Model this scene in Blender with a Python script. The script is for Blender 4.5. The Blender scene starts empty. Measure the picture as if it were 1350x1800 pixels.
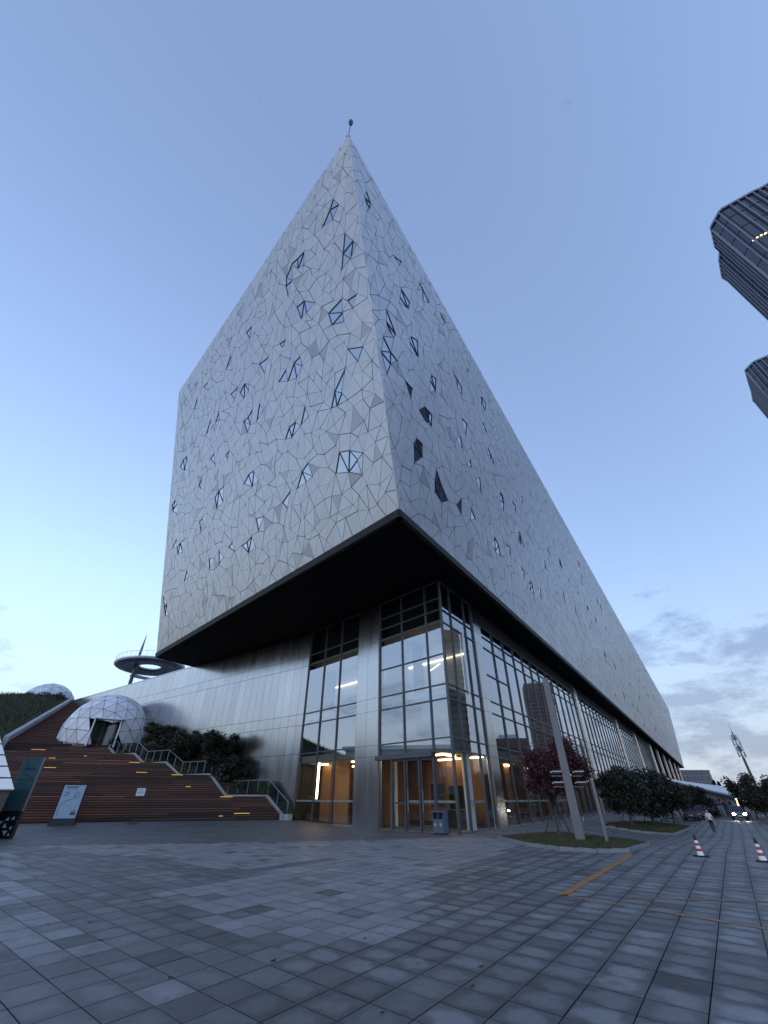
import bpy, bmesh, math, random
import numpy as np
from mathutils import Vector, Matrix, geometry
R = math.radians
sc = bpy.context.scene
COL = sc.collection
random.seed(7)
# ------------------------------------------------------------------ camera, sky, sun, exposure
CAM_H, PITCH, FPX = 2.0, math.atan(503 / 703.0), 703.0
SP, CP = math.sin(PITCH), math.cos(PITCH)
cam_d = bpy.data.cameras.new('camera')
cam_d.sensor_fit = 'VERTICAL'; cam_d.sensor_height = 36.0; cam_d.lens = FPX / 1800 * 36
cam_d.clip_start = 0.05; cam_d.clip_end = 9000
cam = bpy.data.objects.new('camera', cam_d); COL.objects.link(cam)
cam.location = (0, 0, CAM_H); cam.rotation_euler = (R(90) + PITCH, 0, 0)
sc.camera = cam

SUN_AZ, SUN_EL = R(-140), R(10)          # azimuth from +Y towards +X
world = bpy.data.worlds.new('World'); sc.world = world; world.use_nodes = True
nt = world.node_tree; nt.nodes.clear()
def wn(t, **kw):
    n = nt.nodes.new(t)
    for k, v in kw.items(): setattr(n, k, v)
    return n
def wl(a, b): nt.links.new(a, b)
wout = wn('ShaderNodeOutputWorld'); wbg = wn('ShaderNodeBackground'); wl(wbg.outputs[0], wout.inputs[0])
sky = wn('ShaderNodeTexSky', sky_type='NISHITA', sun_disc=False, sun_elevation=SUN_EL, sun_rotation=-SUN_AZ,
         altitude=0, air_density=1.3, dust_density=0.0, ozone_density=4.0)
wbg.inputs[1].default_value = 0.15
hsv = wn('ShaderNodeHueSaturation'); hsv.inputs['Saturation'].default_value = 0.9; hsv.inputs['Value'].default_value = 1.0
wl(sky.outputs[0], hsv.inputs['Color'])
tint = wn('ShaderNodeMix', data_type='RGBA', blend_type='MULTIPLY'); tint.inputs[0].default_value = 1.0
gam = wn('ShaderNodeGamma'); gam.inputs[1].default_value = 0.7; wl(hsv.outputs[0], gam.inputs[0])
wl(gam.outputs[0], tint.inputs[6]); tint.inputs[7].default_value = (1.27, 1.22, 1.42, 1)
# pale haze low over the whole horizon
tc0 = wn('ShaderNodeTexCoord'); sp0 = wn('ShaderNodeSeparateXYZ'); wl(tc0.outputs['Generated'], sp0.inputs[0])
hz = wn('ShaderNodeMapRange'); hz.interpolation_type = 'SMOOTHSTEP'; wl(sp0.outputs['Z'], hz.inputs[0])
hz.inputs[1].default_value = 0.0; hz.inputs[2].default_value = 0.42; hz.inputs[3].default_value = 0.78; hz.inputs[4].default_value = 0.0
hmix = wn('ShaderNodeMix', data_type='RGBA'); wl(hz.outputs[0], hmix.inputs[0]); wl(tint.outputs[2], hmix.inputs[6]); hmix.inputs[7].default_value = (1.40, 1.68, 2.12, 1)
# clouds: flat layer, direction divided by height, low over the horizon
tc = wn('ShaderNodeTexCoord'); sep = wn('ShaderNodeSeparateXYZ'); wl(tc.outputs['Generated'], sep.inputs[0])
def wm(op, a, b=None, c=None, clamp=False):
    n = wn('ShaderNodeMath', operation=op); n.use_clamp = clamp
    for i, v in enumerate((a, b, c)):
        if v is None: continue
        if isinstance(v, (int, float)): n.inputs[i].default_value = v
        else: wl(v, n.inputs[i])
    return n.outputs[0]
zz = wm('MAXIMUM', sep.outputs['Z'], 0.0)
comb = wn('ShaderNodeCombineXYZ'); wl(sep.outputs['X'], comb.inputs[0]); wl(sep.outputs['Y'], comb.inputs[1]); wl(wm('MULTIPLY', zz, 2.6), comb.inputs[2])
def fbm(scale, off, detail=7, rough=0.55):
    mp = wn('ShaderNodeMapping'); mp.inputs['Location'].default_value = off; wl(comb.outputs[0], mp.inputs[0])
    n = wn('ShaderNodeTexNoise'); n.inputs['Scale'].default_value = scale; n.inputs['Detail'].default_value = detail
    n.inputs['Roughness'].default_value = rough; wl(mp.outputs[0], n.inputs['Vector']); return n.outputs['Fac']
CLOUD_OFF = (4.3, 13.7, 1.12)
c1 = fbm(2.1, CLOUD_OFF, 3, .5); c2 = fbm(8.0, (1.0, 2.0, 5.0), 10, 0.66)
cn = wm('ADD', wm('MULTIPLY', c1, 0.56), wm('MULTIPLY', c2, 0.44))
low = wm('SUBTRACT', 1.0, wm('MULTIPLY', zz, 2.1), clamp=True)            # thins out with height
cov = wm('MULTIPLY', wm('SUBTRACT', cn, wm('SUBTRACT', 0.665, wm('MULTIPLY', low, 0.20))), 14.0, clamp=True)
cov = wm('MULTIPLY', cov, 0.72)
cmix = wn('ShaderNodeMix', data_type='RGBA'); wl(cov, cmix.inputs[0]); wl(hmix.outputs[2], cmix.inputs[6])
cdark = wn('ShaderNodeMix', data_type='RGBA', blend_type='MULTIPLY'); cdark.inputs[0].default_value = 1.0
wl(hmix.outputs[2], cdark.inputs[6]); cdark.inputs[7].default_value = (0.50, 0.52, 0.60, 1)
wl(cdark.outputs[2], cmix.inputs[7])
wl(cmix.outputs[2], wbg.inputs[0])

sun_d = bpy.data.lights.new('sun', 'SUN'); sun_d.energy = 0.25; sun_d.angle = R(25); sun_d.color = (1.0, 0.95, 0.90)
sun = bpy.data.objects.new('sun', sun_d); COL.objects.link(sun)
sd = Vector((math.sin(SUN_AZ) * math.cos(SUN_EL), math.cos(SUN_AZ) * math.cos(SUN_EL), math.sin(SUN_EL)))
sun.rotation_euler = sd.to_track_quat('Z', 'Y').to_euler(); sun.location = sd * 200
vs = sc.view_settings
vs.view_transform = 'Standard'; vs.look = 'None'; vs.gamma = 1; vs.use_curve_mapping = False; vs.exposure = 1.4
sc.cycles.use_denoising = True
sc.cycles.max_bounces = 7; sc.cycles.diffuse_bounces = 3; sc.cycles.glossy_bounces = 4
sc.cycles.transparent_max_bounces = 12; sc.cycles.sample_clamp_indirect = 6.0

# ------------------------------------------------------------------ geometry of view (to find real positions)
def ray(px, py):
    u = (px - 675) / FPX; v = (900 - py) / FPX
    return Vector((u, CP - v * SP, SP + v * CP))
def at_z(px, py, z):
    d = ray(px, py); return Vector((0, 0, CAM_H)) + d * ((z - CAM_H) / d.z)
def at_depth(px, py, depth):
    d = ray(px, py); return Vector((0, 0, CAM_H)) + d * (depth / d.y)
def project(p):
    z = p[2] - CAM_H; f = p[1] * CP + z * SP
    if f <= 0.05: return None
    return 675 + FPX * p[0] / f, 900 - FPX * (z * CP - p[1] * SP) / f
def sstep(t):
    t = min(1.0, max(0.0, t)); return t * t * (3 - 2 * t)
def ground_z(x, y):
    r = .5621 * x + .8271 * y; c = .8271 * x - .5621 * y
    return -.5 * sstep((r - 26) / 22) * sstep((c + 11) / 6) + .28 * sstep((-x - 3) / 6) * sstep((y - 36) / 9)
def on_ground(px, py):
    z = 0.0
    for _ in range(25):
        p = at_z(px, py, z); z = .5 * z + .5 * ground_z(p.x, p.y)
    p = at_z(px, py, z); return Vector((p.x, p.y, ground_z(p.x, p.y)))

# ------------------------------------------------------------------ materials
MATS = {}
def mat(name, col, rough=0.6, metal=0.0, spec=0.5, noise=0.0, nscale=4.0, nstretch=(1, 1, 1), bump=0.0, bscale=30.0,
        tint=None, emit=None, estr=0.0, rnoise=0.0, coat=0.0, objrand=0.0):
    m = bpy.data.materials.new(name); m.use_nodes = True; t = m.node_tree; N = t.nodes; L = t.links
    b = N['Principled BSDF']
    b.inputs['Roughness'].default_value = rough; b.inputs['Metallic'].default_value = metal
    b.inputs['Specular IOR Level'].default_value = spec; b.inputs['Coat Weight'].default_value = coat
    b.inputs['Base Color'].default_value = (*col, 1)
    src = None
    def mul(a, bsock):
        x = N.new('ShaderNodeMix'); x.data_type = 'RGBA'; x.blend_type = 'MULTIPLY'; x.inputs[0].default_value = 1
        if a is None: x.inputs[6].default_value = (*col, 1)
        else: L.new(a, x.inputs[6])
        L.new(bsock, x.inputs[7]); return x.outputs[2]
    if noise or rnoise or bump:
        g = N.new('ShaderNodeNewGeometry'); mp = N.new('ShaderNodeMapping'); mp.inputs['Scale'].default_value = nstretch
        L.new(g.outputs['Position'], mp.inputs[0])
    if noise or rnoise:
        n = N.new('ShaderNodeTexNoise'); n.inputs['Scale'].default_value = nscale; n.inputs['Detail'].default_value = 6
        n.inputs['Roughness'].default_value = .6; L.new(mp.outputs[0], n.inputs['Vector'])
        if noise:
            r = N.new('ShaderNodeMapRange'); r.inputs[1].default_value = .25; r.inputs[2].default_value = .75
            r.inputs[3].default_value = 1 - noise; r.inputs[4].default_value = 1 + noise; L.new(n.outputs['Fac'], r.inputs[0])
            src = mul(src, r.outputs[0])
        if rnoise:
            r = N.new('ShaderNodeMapRange'); r.inputs[1].default_value = .3; r.inputs[2].default_value = .7
            r.inputs[3].default_value = rough - rnoise; r.inputs[4].default_value = rough + rnoise; L.new(n.outputs['Fac'], r.inputs[0])
            L.new(r.outputs[0], b.inputs['Roughness'])
    if tint:
        a = N.new('ShaderNodeAttribute'); a.attribute_name = tint; src = mul(src, a.outputs['Fac'])
    if objrand:
        oi = N.new('ShaderNodeObjectInfo'); r = N.new('ShaderNodeMapRange'); r.inputs[3].default_value = 1 - objrand
        r.inputs[4].default_value = 1 + objrand; L.new(oi.outputs['Random'], r.inputs[0]); src = mul(src, r.outputs[0])
    if src is not None: L.new(src, b.inputs['Base Color'])
    if bump:
        n2 = N.new('ShaderNodeTexNoise'); n2.inputs['Scale'].default_value = bscale; n2.inputs['Detail'].default_value = 5
        L.new(mp.outputs[0], n2.inputs['Vector']); bp = N.new('ShaderNodeBump'); bp.inputs['Strength'].default_value = bump
        bp.inputs['Distance'].default_value = .02; L.new(n2.outputs['Fac'], bp.inputs['Height']); L.new(bp.outputs[0], b.inputs['Normal'])
    if emit:
        b.inputs['Emission Color'].default_value = (*emit, 1); b.inputs['Emission Strength'].default_value = estr
    MATS[name] = m; return m
def glass(name, tintc, base_refl, rough=0.0, wob=0.0):
    m = bpy.data.materials.new(name); m.use_nodes = True; t = m.node_tree; N = t.nodes; L = t.links; N.clear()
    o = N.new('ShaderNodeOutputMaterial'); mx = N.new('ShaderNodeMixShader'); tr = N.new('ShaderNodeBsdfTransparent'); gl = N.new('ShaderNodeBsdfGlossy')
    tr.inputs[0].default_value = (*tintc, 1); gl.inputs['Color'].default_value = (.92, .95, 1, 1); gl.inputs['Roughness'].default_value = rough
    fr = N.new('ShaderNodeFresnel'); gb = N.new('ShaderNodeNewGeometry'); mi = N.new('ShaderNodeMath'); mi.operation = 'MULTIPLY_ADD'
    mi.inputs[1].default_value = 1 / 1.5 - 1.5; mi.inputs[2].default_value = 1.5; L.new(gb.outputs['Backfacing'], mi.inputs[0]); L.new(mi.outputs[0], fr.inputs[0])
    ma = N.new('ShaderNodeMath'); ma.operation = 'MULTIPLY_ADD'; ma.use_clamp = True
    ma.inputs[1].default_value = 1.0 - base_refl * .5; ma.inputs[2].default_value = base_refl
    L.new(fr.outputs[0], ma.inputs[0]); L.new(ma.outputs[0], mx.inputs[0]); L.new(tr.outputs[0], mx.inputs[1]); L.new(gl.outputs[0], mx.inputs[2])
    if wob:
        g = N.new('ShaderNodeNewGeometry'); n = N.new('ShaderNodeTexNoise'); n.inputs['Scale'].default_value = .35; n.inputs['Detail'].default_value = 2
        L.new(g.outputs['Position'], n.inputs['Vector']); bp = N.new('ShaderNodeBump'); bp.inputs['Strength'].default_value = wob; bp.inputs['Distance'].default_value = .1
        L.new(n.outputs['Fac'], bp.inputs['Height']); L.new(bp.outputs[0], gl.inputs['Normal'])
    L.new(mx.outputs[0], o.inputs[0]); MATS[name] = m; return m
def emis(name, col, s):
    m = bpy.data.materials.new(name); m.use_nodes = True; t = m.node_tree; N = t.nodes; N.clear()
    o = N.new('ShaderNodeOutputMaterial'); e = N.new('ShaderNodeEmission'); e.inputs[0].default_value = (*col, 1); e.inputs[1].default_value = s
    t.links.new(e.outputs[0], o.inputs[0]); MATS[name] = m; return m

mat('panel', (.53, .535, .535), rough=.38, metal=.6, noise=.05, nscale=.35, tint='tint', rnoise=.05)
mat('core', (.035, .037, .042), rough=.8)
mat('frame_dark', (.05, .062, .085), rough=.45, metal=.3)
mat('mullion', (.10, .105, .115), rough=.4, metal=.5)
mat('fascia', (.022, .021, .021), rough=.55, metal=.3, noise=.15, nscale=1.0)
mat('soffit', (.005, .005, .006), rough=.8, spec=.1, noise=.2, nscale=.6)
mat('steel', (.55, .54, .525), rough=.22, metal=1.0, noise=.10, nscale=1.2, nstretch=(1, 1, .18), rnoise=.03, tint='tint')
mat('window_glass_backing', (.05, .06, .07), rough=.7)
glass('glass_facade', (.70, .77, .75), .36, wob=.015)
glass('glass_window', (.26, .30, .34), .46, wob=.02)
glass('glass_side', (.50, .55, .56), .26, wob=.02)
glass('glass_rail', (.55, .68, .66), .05)
glass('glass_ground', (.80, .80, .78), .05)
glass('glass_clear', (.85, .88, .88), .03)
mat('wood_wall', (.27, .155, .075), rough=.5, noise=.18, nscale=1.5, nstretch=(3, 3, .3))
mat('wood_tint', (.27, .155, .075), rough=.5, noise=.18, nscale=1.5, nstretch=(3, 3, .3), tint='tint')
mat('lobby_floor', (.16, .15, .14), rough=.25)
mat('grey_wall', (.22, .26, .28), rough=.7)
mat('white_wall', (.74, .76, .74), rough=.7)
mat('dark_inside', (.03, .03, .032), rough=.8)
mat('ceiling', (.45, .42, .38), rough=.8)
emis('strip_warm', (1.0, .70, .38), 7.5)
emis('strip_soft', (1.0, .78, .55), 2.2)
emis('step_light', (1.0, .60, .16), .28)
mat('joint', (.035, .037, .042), rough=.9, noise=.2, nscale=2)
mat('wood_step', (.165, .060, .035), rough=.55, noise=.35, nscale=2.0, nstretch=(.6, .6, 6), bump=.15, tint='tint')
mat('wood_riser', (.012, .006, .005), rough=.7, noise=.3, nscale=2)  # near-black: the shadow gap under each stair nosing is put into this colour
mat('concrete', (.34, .35, .36), rough=.75, noise=.12, nscale=3, bump=.1)
mat('kerb', (.20, .205, .21), rough=.8, noise=.2, nscale=4, bump=.15)
mat('dark_band', (.05, .042, .04), rough=.6)
mat('white_paint', (.75, .76, .77), rough=.45, noise=.04, nscale=2)
mat('white_clad', (.66, .70, .74), rough=.4, metal=.1, noise=.05, nscale=1.5)
mat('black_metal', (.016, .017, .02), rough=.4, metal=.2)
mat('grey_metal', (.20, .215, .235), rough=.45, metal=.4, noise=.08, nscale=5)
mat('pole_grey', (.125, .13, .14), rough=.5, metal=.25, noise=.1, nscale=4)
mat('bin_blue', (.085, .125, .17), rough=.45, metal=.2, noise=.1, nscale=6)
mat('soil', (.05, .042, .03), rough=.95, noise=.3, nscale=5, bump=.4)
mat('lawn', (.045, .046, .018), rough=.95, noise=.35, nscale=3, bump=.5, bscale=60)
mat('grass', (.060, .060, .024), rough=.8, tint='tint', noise=.3, nscale=1.2)
mat('bank_grass', (.045, .055, .022), rough=.9, tint='tint', noise=.3, nscale=.8)
mat('leaf_dark', (.014, .018, .010), rough=.6, tint='tint')
mat('leaf_mid', (.026, .034, .016), rough=.6, tint='tint')
mat('leaf_pink', (.12, .014, .036), rough=.7, tint='tint')
mat('bark', (.07, .058, .048), rough=.9, noise=.3, nscale=8, bump=.4)
mat('membrane', (.72, .75, .80), rough=.35, noise=.05, nscale=1, tint='tint')
mat('strut', (.13, .15, .19), rough=.4, metal=.4)
mat('orange_paint', (.32, .15, .045), rough=.8, noise=.35, nscale=5, bump=.1)
mat('orange_faded', (.28, .17, .10), rough=.85, noise=.35, nscale=6)
mat('white_line', (.42, .43, .44), rough=.8, noise=.3, nscale=6)
mat('red', (.45, .025, .04), rough=.5)
mat('rubber', (.015, .015, .016), rough=.7)
mat('tower_wall', (.055, .065, .09), rough=.3, metal=.2)
mat('tower_glass', (.02, .028, .05), rough=.08, spec=.8)
mat('tower_fin', (.20, .225, .27), rough=.4, metal=.3)
mat('brown_tower', (.17, .12, .095), rough=.6, noise=.2, nscale=.2)
mat('car_dark', (.012, .014, .022), rough=.25, coat=.6)
mat('car_red', (.06, .012, .022), rough=.25, coat=.6)
mat('car_glass', (.012, .015, .02), rough=.08)
mat('rim', (.35, .35, .37), rough=.3, metal=.8)
emis('headlamp', (1.0, .95, .85), 45.0)
emis('lamp_glow', (1.0, .78, .45), 1.6)
mat('tail_lamp', (.3, .01, .015), rough=.3)
mat('plate', (.5, .52, .55), rough=.5)
mat('skin', (.45, .28, .2), rough=.6)
mat('hair', (.015, .012, .01), rough=.6)
mat('shirt_white', (.62, .60, .66), rough=.85)
mat('shirt_grey', (.30, .27, .26), rough=.85)
mat('trousers', (.014, .014, .02), rough=.85)
mat('shoe', (.05, .05, .06), rough=.6)
mat('hall_wall', (.24, .255, .275), rough=.6, noise=.12, nscale=.4)
mat('hall_roof', (.72, .76, .82), rough=.45, noise=.05, nscale=.3)
mat('far_glass', (.05, .065, .09), rough=.12, spec=.8)
mat('sign_purple', (.03, .008, .025), rough=.5)
mat('sign_pink', (.42, .25, .30), rough=.6)
mat('poster', (.36, .46, .58), rough=.5)
mat('poster_ink', (.05, .08, .15), rough=.6)
mat('ink_dark', (.02, .045, .055), rough=.6)
mat('decal', (.42, .42, .41), rough=.6)
mat('faint_decal', (.17, .165, .16), rough=.6)
mat('strip_decal', (.16, .20, .20), rough=.6)

def paving_material():
    m = bpy.data.materials.new('paving'); m.use_nodes = True; t = m.node_tree; N = t.nodes; L = t.links; b = N['Principled BSDF']
    at = N.new('ShaderNodeAttribute'); at.attribute_name = 'tint'
    ah = N.new('ShaderNodeAttribute'); ah.attribute_name = 'halo'
    uv = N.new('ShaderNodeUVMap'); uv.uv_map = 'uv'
    g = N.new('ShaderNodeNewGeometry')
    def M(op, a, bb=None, c=None, cl=False):
        n = N.new('ShaderNodeMath'); n.operation = op; n.use_clamp = cl
        for i, v in enumerate((a, bb, c)):
            if v is None: continue
            if isinstance(v, (int, float)): n.inputs[i].default_value = v
            else: L.new(v, n.inputs[i])
        return n.outputs[0]
    def nz(s, d=6, r=.6):
        n = N.new('ShaderNodeTexNoise'); n.inputs['Scale'].default_value = s; n.inputs['Detail'].default_value = d; n.inputs['Roughness'].default_value = r
        L.new(g.outputs['Position'], n.inputs['Vector']); return n.outputs['Fac']
    grain = nz(55, 4, .7); blot = nz(2.3, 5); big = nz(.45, 4); mid = nz(7, 5)
    vm = N.new('ShaderNodeVectorMath'); vm.operation = 'DISTANCE'; L.new(uv.outputs[0], vm.inputs[0]); vm.inputs[1].default_value = (.5, .5, 0)
    dist = M('ADD', vm.outputs['Value'], M('MULTIPLY', M('SUBTRACT', blot, .5), .75))
    halo = N.new('ShaderNodeMapRange'); halo.interpolation_type = 'SMOOTHSTEP'
    halo.inputs[1].default_value = .24; halo.inputs[2].default_value = .52; halo.inputs[3].default_value = 1; halo.inputs[4].default_value = 0
    L.new(dist, halo.inputs[0])
    h = M('MULTIPLY', halo.outputs[0], ah.outputs['Fac'])
    v = M('MULTIPLY', at.outputs['Fac'], M('MULTIPLY_ADD', h, .75, 1.0))
    v = M('MULTIPLY', v, M('MULTIPLY_ADD', grain, .5, .75))
    v = M('MULTIPLY', v, M('MULTIPLY_ADD', mid, .5, .75))
    v = M('MULTIPLY', v, M('MULTIPLY_ADD', big, .9, .55))
    vo = N.new('ShaderNodeTexVoronoi'); vo.inputs['Scale'].default_value = 1.5; L.new(g.outputs['Position'], vo.inputs['Vector'])
    gum = N.new('ShaderNodeMapRange'); gum.inputs[1].default_value = .022; gum.inputs[2].default_value = .04; gum.inputs[3].default_value = .45; gum.inputs[4].default_value = 1; L.new(vo.outputs['Distance'], gum.inputs[0])
    v = M('MULTIPLY', v, gum.outputs[0])
    st = N.new('ShaderNodeMapRange'); st.interpolation_type = 'SMOOTHSTEP'; st.inputs[1].default_value = .56; st.inputs[2].default_value = .68; st.inputs[3].default_value = 1; st.inputs[4].default_value = .66; L.new(nz(.9, 7, .65), st.inputs[0])
    v = M('MULTIPLY', v, st.outputs[0])
    cc = N.new('ShaderNodeMix'); cc.data_type = 'RGBA'; cc.blend_type = 'MULTIPLY'; cc.inputs[0].default_value = 1
    cc.inputs[6].default_value = (1.0, 1.0, 1.01, 1); L.new(v, cc.inputs[7]); L.new(cc.outputs[2], b.inputs['Base Color'])
    L.new(M('MULTIPLY_ADD', blot, .35, .42), b.inputs['Roughness']); b.inputs['Specular IOR Level'].default_value = .4
    bp = N.new('ShaderNodeBump'); bp.inputs['Strength'].default_value = .25; bp.inputs['Distance'].default_value = .004
    L.new(grain, bp.inputs['Height']); L.new(bp.outputs[0], b.inputs['Normal'])
    MATS['paving'] = m
paving_material()

# ------------------------------------------------------------------ mesh helpers
def tag(o, label=None, cat=None, group=None, kind=None):
    if label: o['label'] = label
    if cat: o['category'] = cat
    if group: o['group'] = group
    if kind: o['kind'] = kind
    return o
def empty(name, loc=(0, 0, 0), rz=0, **kw):
    o = bpy.data.objects.new(name, None); COL.objects.link(o); o.location = loc; o.rotation_euler = (0, 0, rz); o.empty_display_size = .2
    return tag(o, **kw)
def link(o, parent=None):
    COL.objects.link(o)
    if parent is not None:
        o.parent = parent
        if parent.type == 'EMPTY':
            o.matrix_parent_inverse = (Matrix.Translation(parent.location) @ parent.rotation_euler.to_matrix().to_4x4()).inverted()
    return o
class MB:
    def __init__(s): s.v = []; s.f = []; s.mi = []; s.att = []; s.uv = []
    def face(s, vs, mi=0, a=1.0):
        i = len(s.v); s.v += [tuple(p) for p in vs]; s.f.append(tuple(range(i, i + len(vs)))); s.mi.append(mi); s.att.append(a)
    def solid(s, vs, fs, mi=0, a=1.0):
        i = len(s.v); s.v += [tuple(p) for p in vs]
        for f in fs: s.f.append(tuple(i + k for k in f)); s.mi.append(mi); s.att.append(a)
    def box(s, c, sz, rz=0, mi=0, a=1.0):
        x, y, z = sz[0] / 2, sz[1] / 2, sz[2] / 2; ca, sa = math.cos(rz), math.sin(rz)
        vs = [(c[0] + ca * dx * x - sa * dy * y, c[1] + sa * dx * x + ca * dy * y, c[2] + dz * z) for dz in (-1, 1) for dx, dy in ((-1, -1), (1, -1), (1, 1), (-1, 1))]
        s.solid(vs, BOXF, mi, a); return s
    def hexa(s, lo, hi, mi=0, a=1.0):
        n = len(lo); vs = list(lo) + list(hi)
        s.solid(vs, [tuple(range(n - 1, -1, -1)), tuple(range(n, 2 * n))] + [(i, (i + 1) % n, n + (i + 1) % n, n + i) for i in range(n)], mi, a); return s
    def bar(s, p, q, w, d, up=(0, 0, 1), mi=0, a=1.0):
        p, q = Vector(p), Vector(q); t = (q - p).normalized(); sx = t.cross(Vector(up))
        if sx.length < 1e-4: sx = t.cross(Vector((0, 1, 0)))
        sx.normalize(); sy = sx.cross(t).normalized(); sx *= w / 2; sy *= d / 2
        s.hexa([p - sx - sy, p + sx - sy, p + sx + sy, p - sx + sy], [q - sx - sy, q + sx - sy, q + sx + sy, q - sx + sy], mi, a); return s
    def tube(s, pts, rad, n=8, mi=0, a=1.0, cap=True):
        pts = [Vector(p) for p in pts]; rings = []
        if not isinstance(rad, (list, tuple)): rad = [rad] * len(pts)
        for i, p in enumerate(pts):
            t = (pts[min(i + 1, len(pts) - 1)] - pts[max(i - 1, 0)]).normalized()
            sx = t.cross(Vector((0, 0, 1)) if abs(t.z) < .95 else Vector((0, 1, 0))).normalized(); sy = t.cross(sx)
            rings.append([p + (sx * math.cos(2 * math.pi * k / n) + sy * math.sin(2 * math.pi * k / n)) * rad[i] for k in range(n)])
        vs = [v for r in rings for v in r]; fs = []
        for i in range(len(pts) - 1):
            for k in range(n): fs.append((i * n + k, i * n + (k + 1) % n, (i + 1) * n + (k + 1) % n, (i + 1) * n + k))
        if cap: fs += [tuple(range(n))[::-1], tuple((len(pts) - 1) * n + k for k in range(n))]
        s.solid(vs, fs, mi, a); return s
    def lathe(s, prof, n=16, c=(0, 0, 0), mi=0, a=1.0):
        return s.tube([(c[0], c[1], c[2] + z) for r, z in prof], [max(r, 1e-3) for r, z in prof], n, mi, a)
    def build(s, name, mats, parent=None, smooth=False, att=None, uv=None, halo=None):
        me = bpy.data.meshes.new(name); me.from_pydata(s.v, [], s.f)
        if isinstance(mats, str): mats = [mats]
        for m in mats: me.materials.append(MATS[m])
        if len(mats) > 1: me.polygons.foreach_set('material_index', s.mi)
        if smooth: me.polygons.foreach_set('use_smooth', [True] * len(me.polygons))
        if att:
            A = me.attributes.new(att, 'FLOAT', 'FACE'); A.data.foreach_set('value', s.att)
        if uv:
            U = me.uv_layers.new(name='uv'); U.data.foreach_set('uv', [c for q in uv for c in q])
        if halo:
            A = me.attributes.new('halo', 'FLOAT', 'FACE'); A.data.foreach_set('value', halo)
        me.validate(); me.update()
        o = bpy.data.objects.new(name, me); return link(o, parent)
BOXF = [(3, 2, 1, 0), (4, 5, 6, 7), (0, 1, 5, 4), (1, 2, 6, 5), (2, 3, 7, 6), (3, 0, 4, 7)]
def copy_tree(o, parent=None):
    c = o.copy(); COL.objects.link(c)
    if parent is not None: c.parent = parent
    for ch in list(o.children): copy_tree(ch, c)
    return c
def text_mesh(name, txt, size, M, matname, parent, extrude=.004):
    cu = bpy.data.curves.new(name, 'FONT'); cu.body = txt; cu.size = size; cu.extrude = extrude; cu.align_x = 'CENTER'; cu.align_y = 'CENTER'
    to = bpy.data.objects.new(name + '_tmp', cu); COL.objects.link(to)
    dg = bpy.context.evaluated_depsgraph_get(); me = bpy.data.meshes.new_from_object(to.evaluated_get(dg))
    bpy.data.objects.remove(to); bpy.data.curves.remove(cu)
    me.transform(M); me.materials.clear(); me.materials.append(MATS[matname]); me.name = name
    return link(bpy.data.objects.new(name, me), parent)
# ------------------------------------------------------------------ ground and paving
E1 = Vector((math.sin(R(35.3)), math.cos(R(35.3)), 0)); E2 = Vector((math.sin(R(-48.7)), math.cos(R(-48.7)), 0))
SL1, SL2 = .585, .672
def build_ground():
    xs = [-4000, -1200, -500, -250, -150] + list(range(-110, 161, 2)) + [200, 300, 500, 1200, 4000]
    ys = [-4000, -1000, -300, -100, -40, -20] + list(range(-10, 151, 2)) + [200, 300, 500, 1200, 4000]
    vs = [(x, y, ground_z(x, y) - .03) for y in ys for x in xs]; n = len(xs)
    fs = [(j * n + i, j * n + i + 1, (j + 1) * n + i + 1, (j + 1) * n + i) for j in range(len(ys) - 1) for i in range(n - 1)]
    b = MB(); b.solid(vs, fs, 0, .115)
    for i, f in enumerate(fs):
        q = [vs[k] for k in f]
        if max(p[1] for p in q) < 65 and min(p[1] for p in q) > 2 and max(abs(p[0]) for p in q) < 45: b.att[i] = .014
    g = b.build('ground', 'paving', None, smooth=True, att='tint', uv=[(0, 0)] * sum(len(f) for f in fs), halo=[0.0] * len(fs))
    tag(g, kind='structure'); return g
GROUND = build_ground()
def poly_in(p, poly):
    ins = False; j = len(poly) - 1
    for i in range(len(poly)):
        a, b = poly[i], poly[j]
        if (a[1] > p[1]) != (b[1] > p[1]) and p[0] < (b[0] - a[0]) * (p[1] - a[1]) / (b[1] - a[1]) + a[0]: ins = not ins
        j = i
    return ins
def gpoly(pts): return [tuple(on_ground(*p).xy) for p in pts]
ISL1 = gpoly([(876, 1475), (925, 1487), (985, 1495), (1050, 1499), (1105, 1498), (1142, 1487), (1105, 1481), (1040, 1474), (985, 1468), (940, 1469)])
ISL2 = gpoly([(1062, 1454), (1105, 1461), (1150, 1466), (1186, 1468), (1217, 1456), (1190, 1451), (1150, 1446), (1110, 1446), (1070, 1449)])
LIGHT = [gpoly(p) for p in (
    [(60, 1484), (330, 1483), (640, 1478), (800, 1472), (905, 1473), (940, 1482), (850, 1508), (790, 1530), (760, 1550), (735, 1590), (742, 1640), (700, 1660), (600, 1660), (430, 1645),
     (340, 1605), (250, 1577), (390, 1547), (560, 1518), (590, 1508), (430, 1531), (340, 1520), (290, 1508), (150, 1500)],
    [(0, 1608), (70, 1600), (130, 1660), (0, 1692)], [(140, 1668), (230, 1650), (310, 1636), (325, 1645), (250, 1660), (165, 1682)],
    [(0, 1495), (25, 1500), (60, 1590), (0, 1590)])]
DARKBAND = [on_ground(-60, 1489).xy, on_ground(450, 1481).xy, on_ground(810, 1471).xy]
def beyond_band(x, y):
    a, b, c = DARKBAND
    if x > c.x: return False
    p, q = (a, b) if x < b.x else (b, c)
    return y > p.y + (q.y - p.y) * (x - p.x) / (q.x - p.x)
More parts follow.
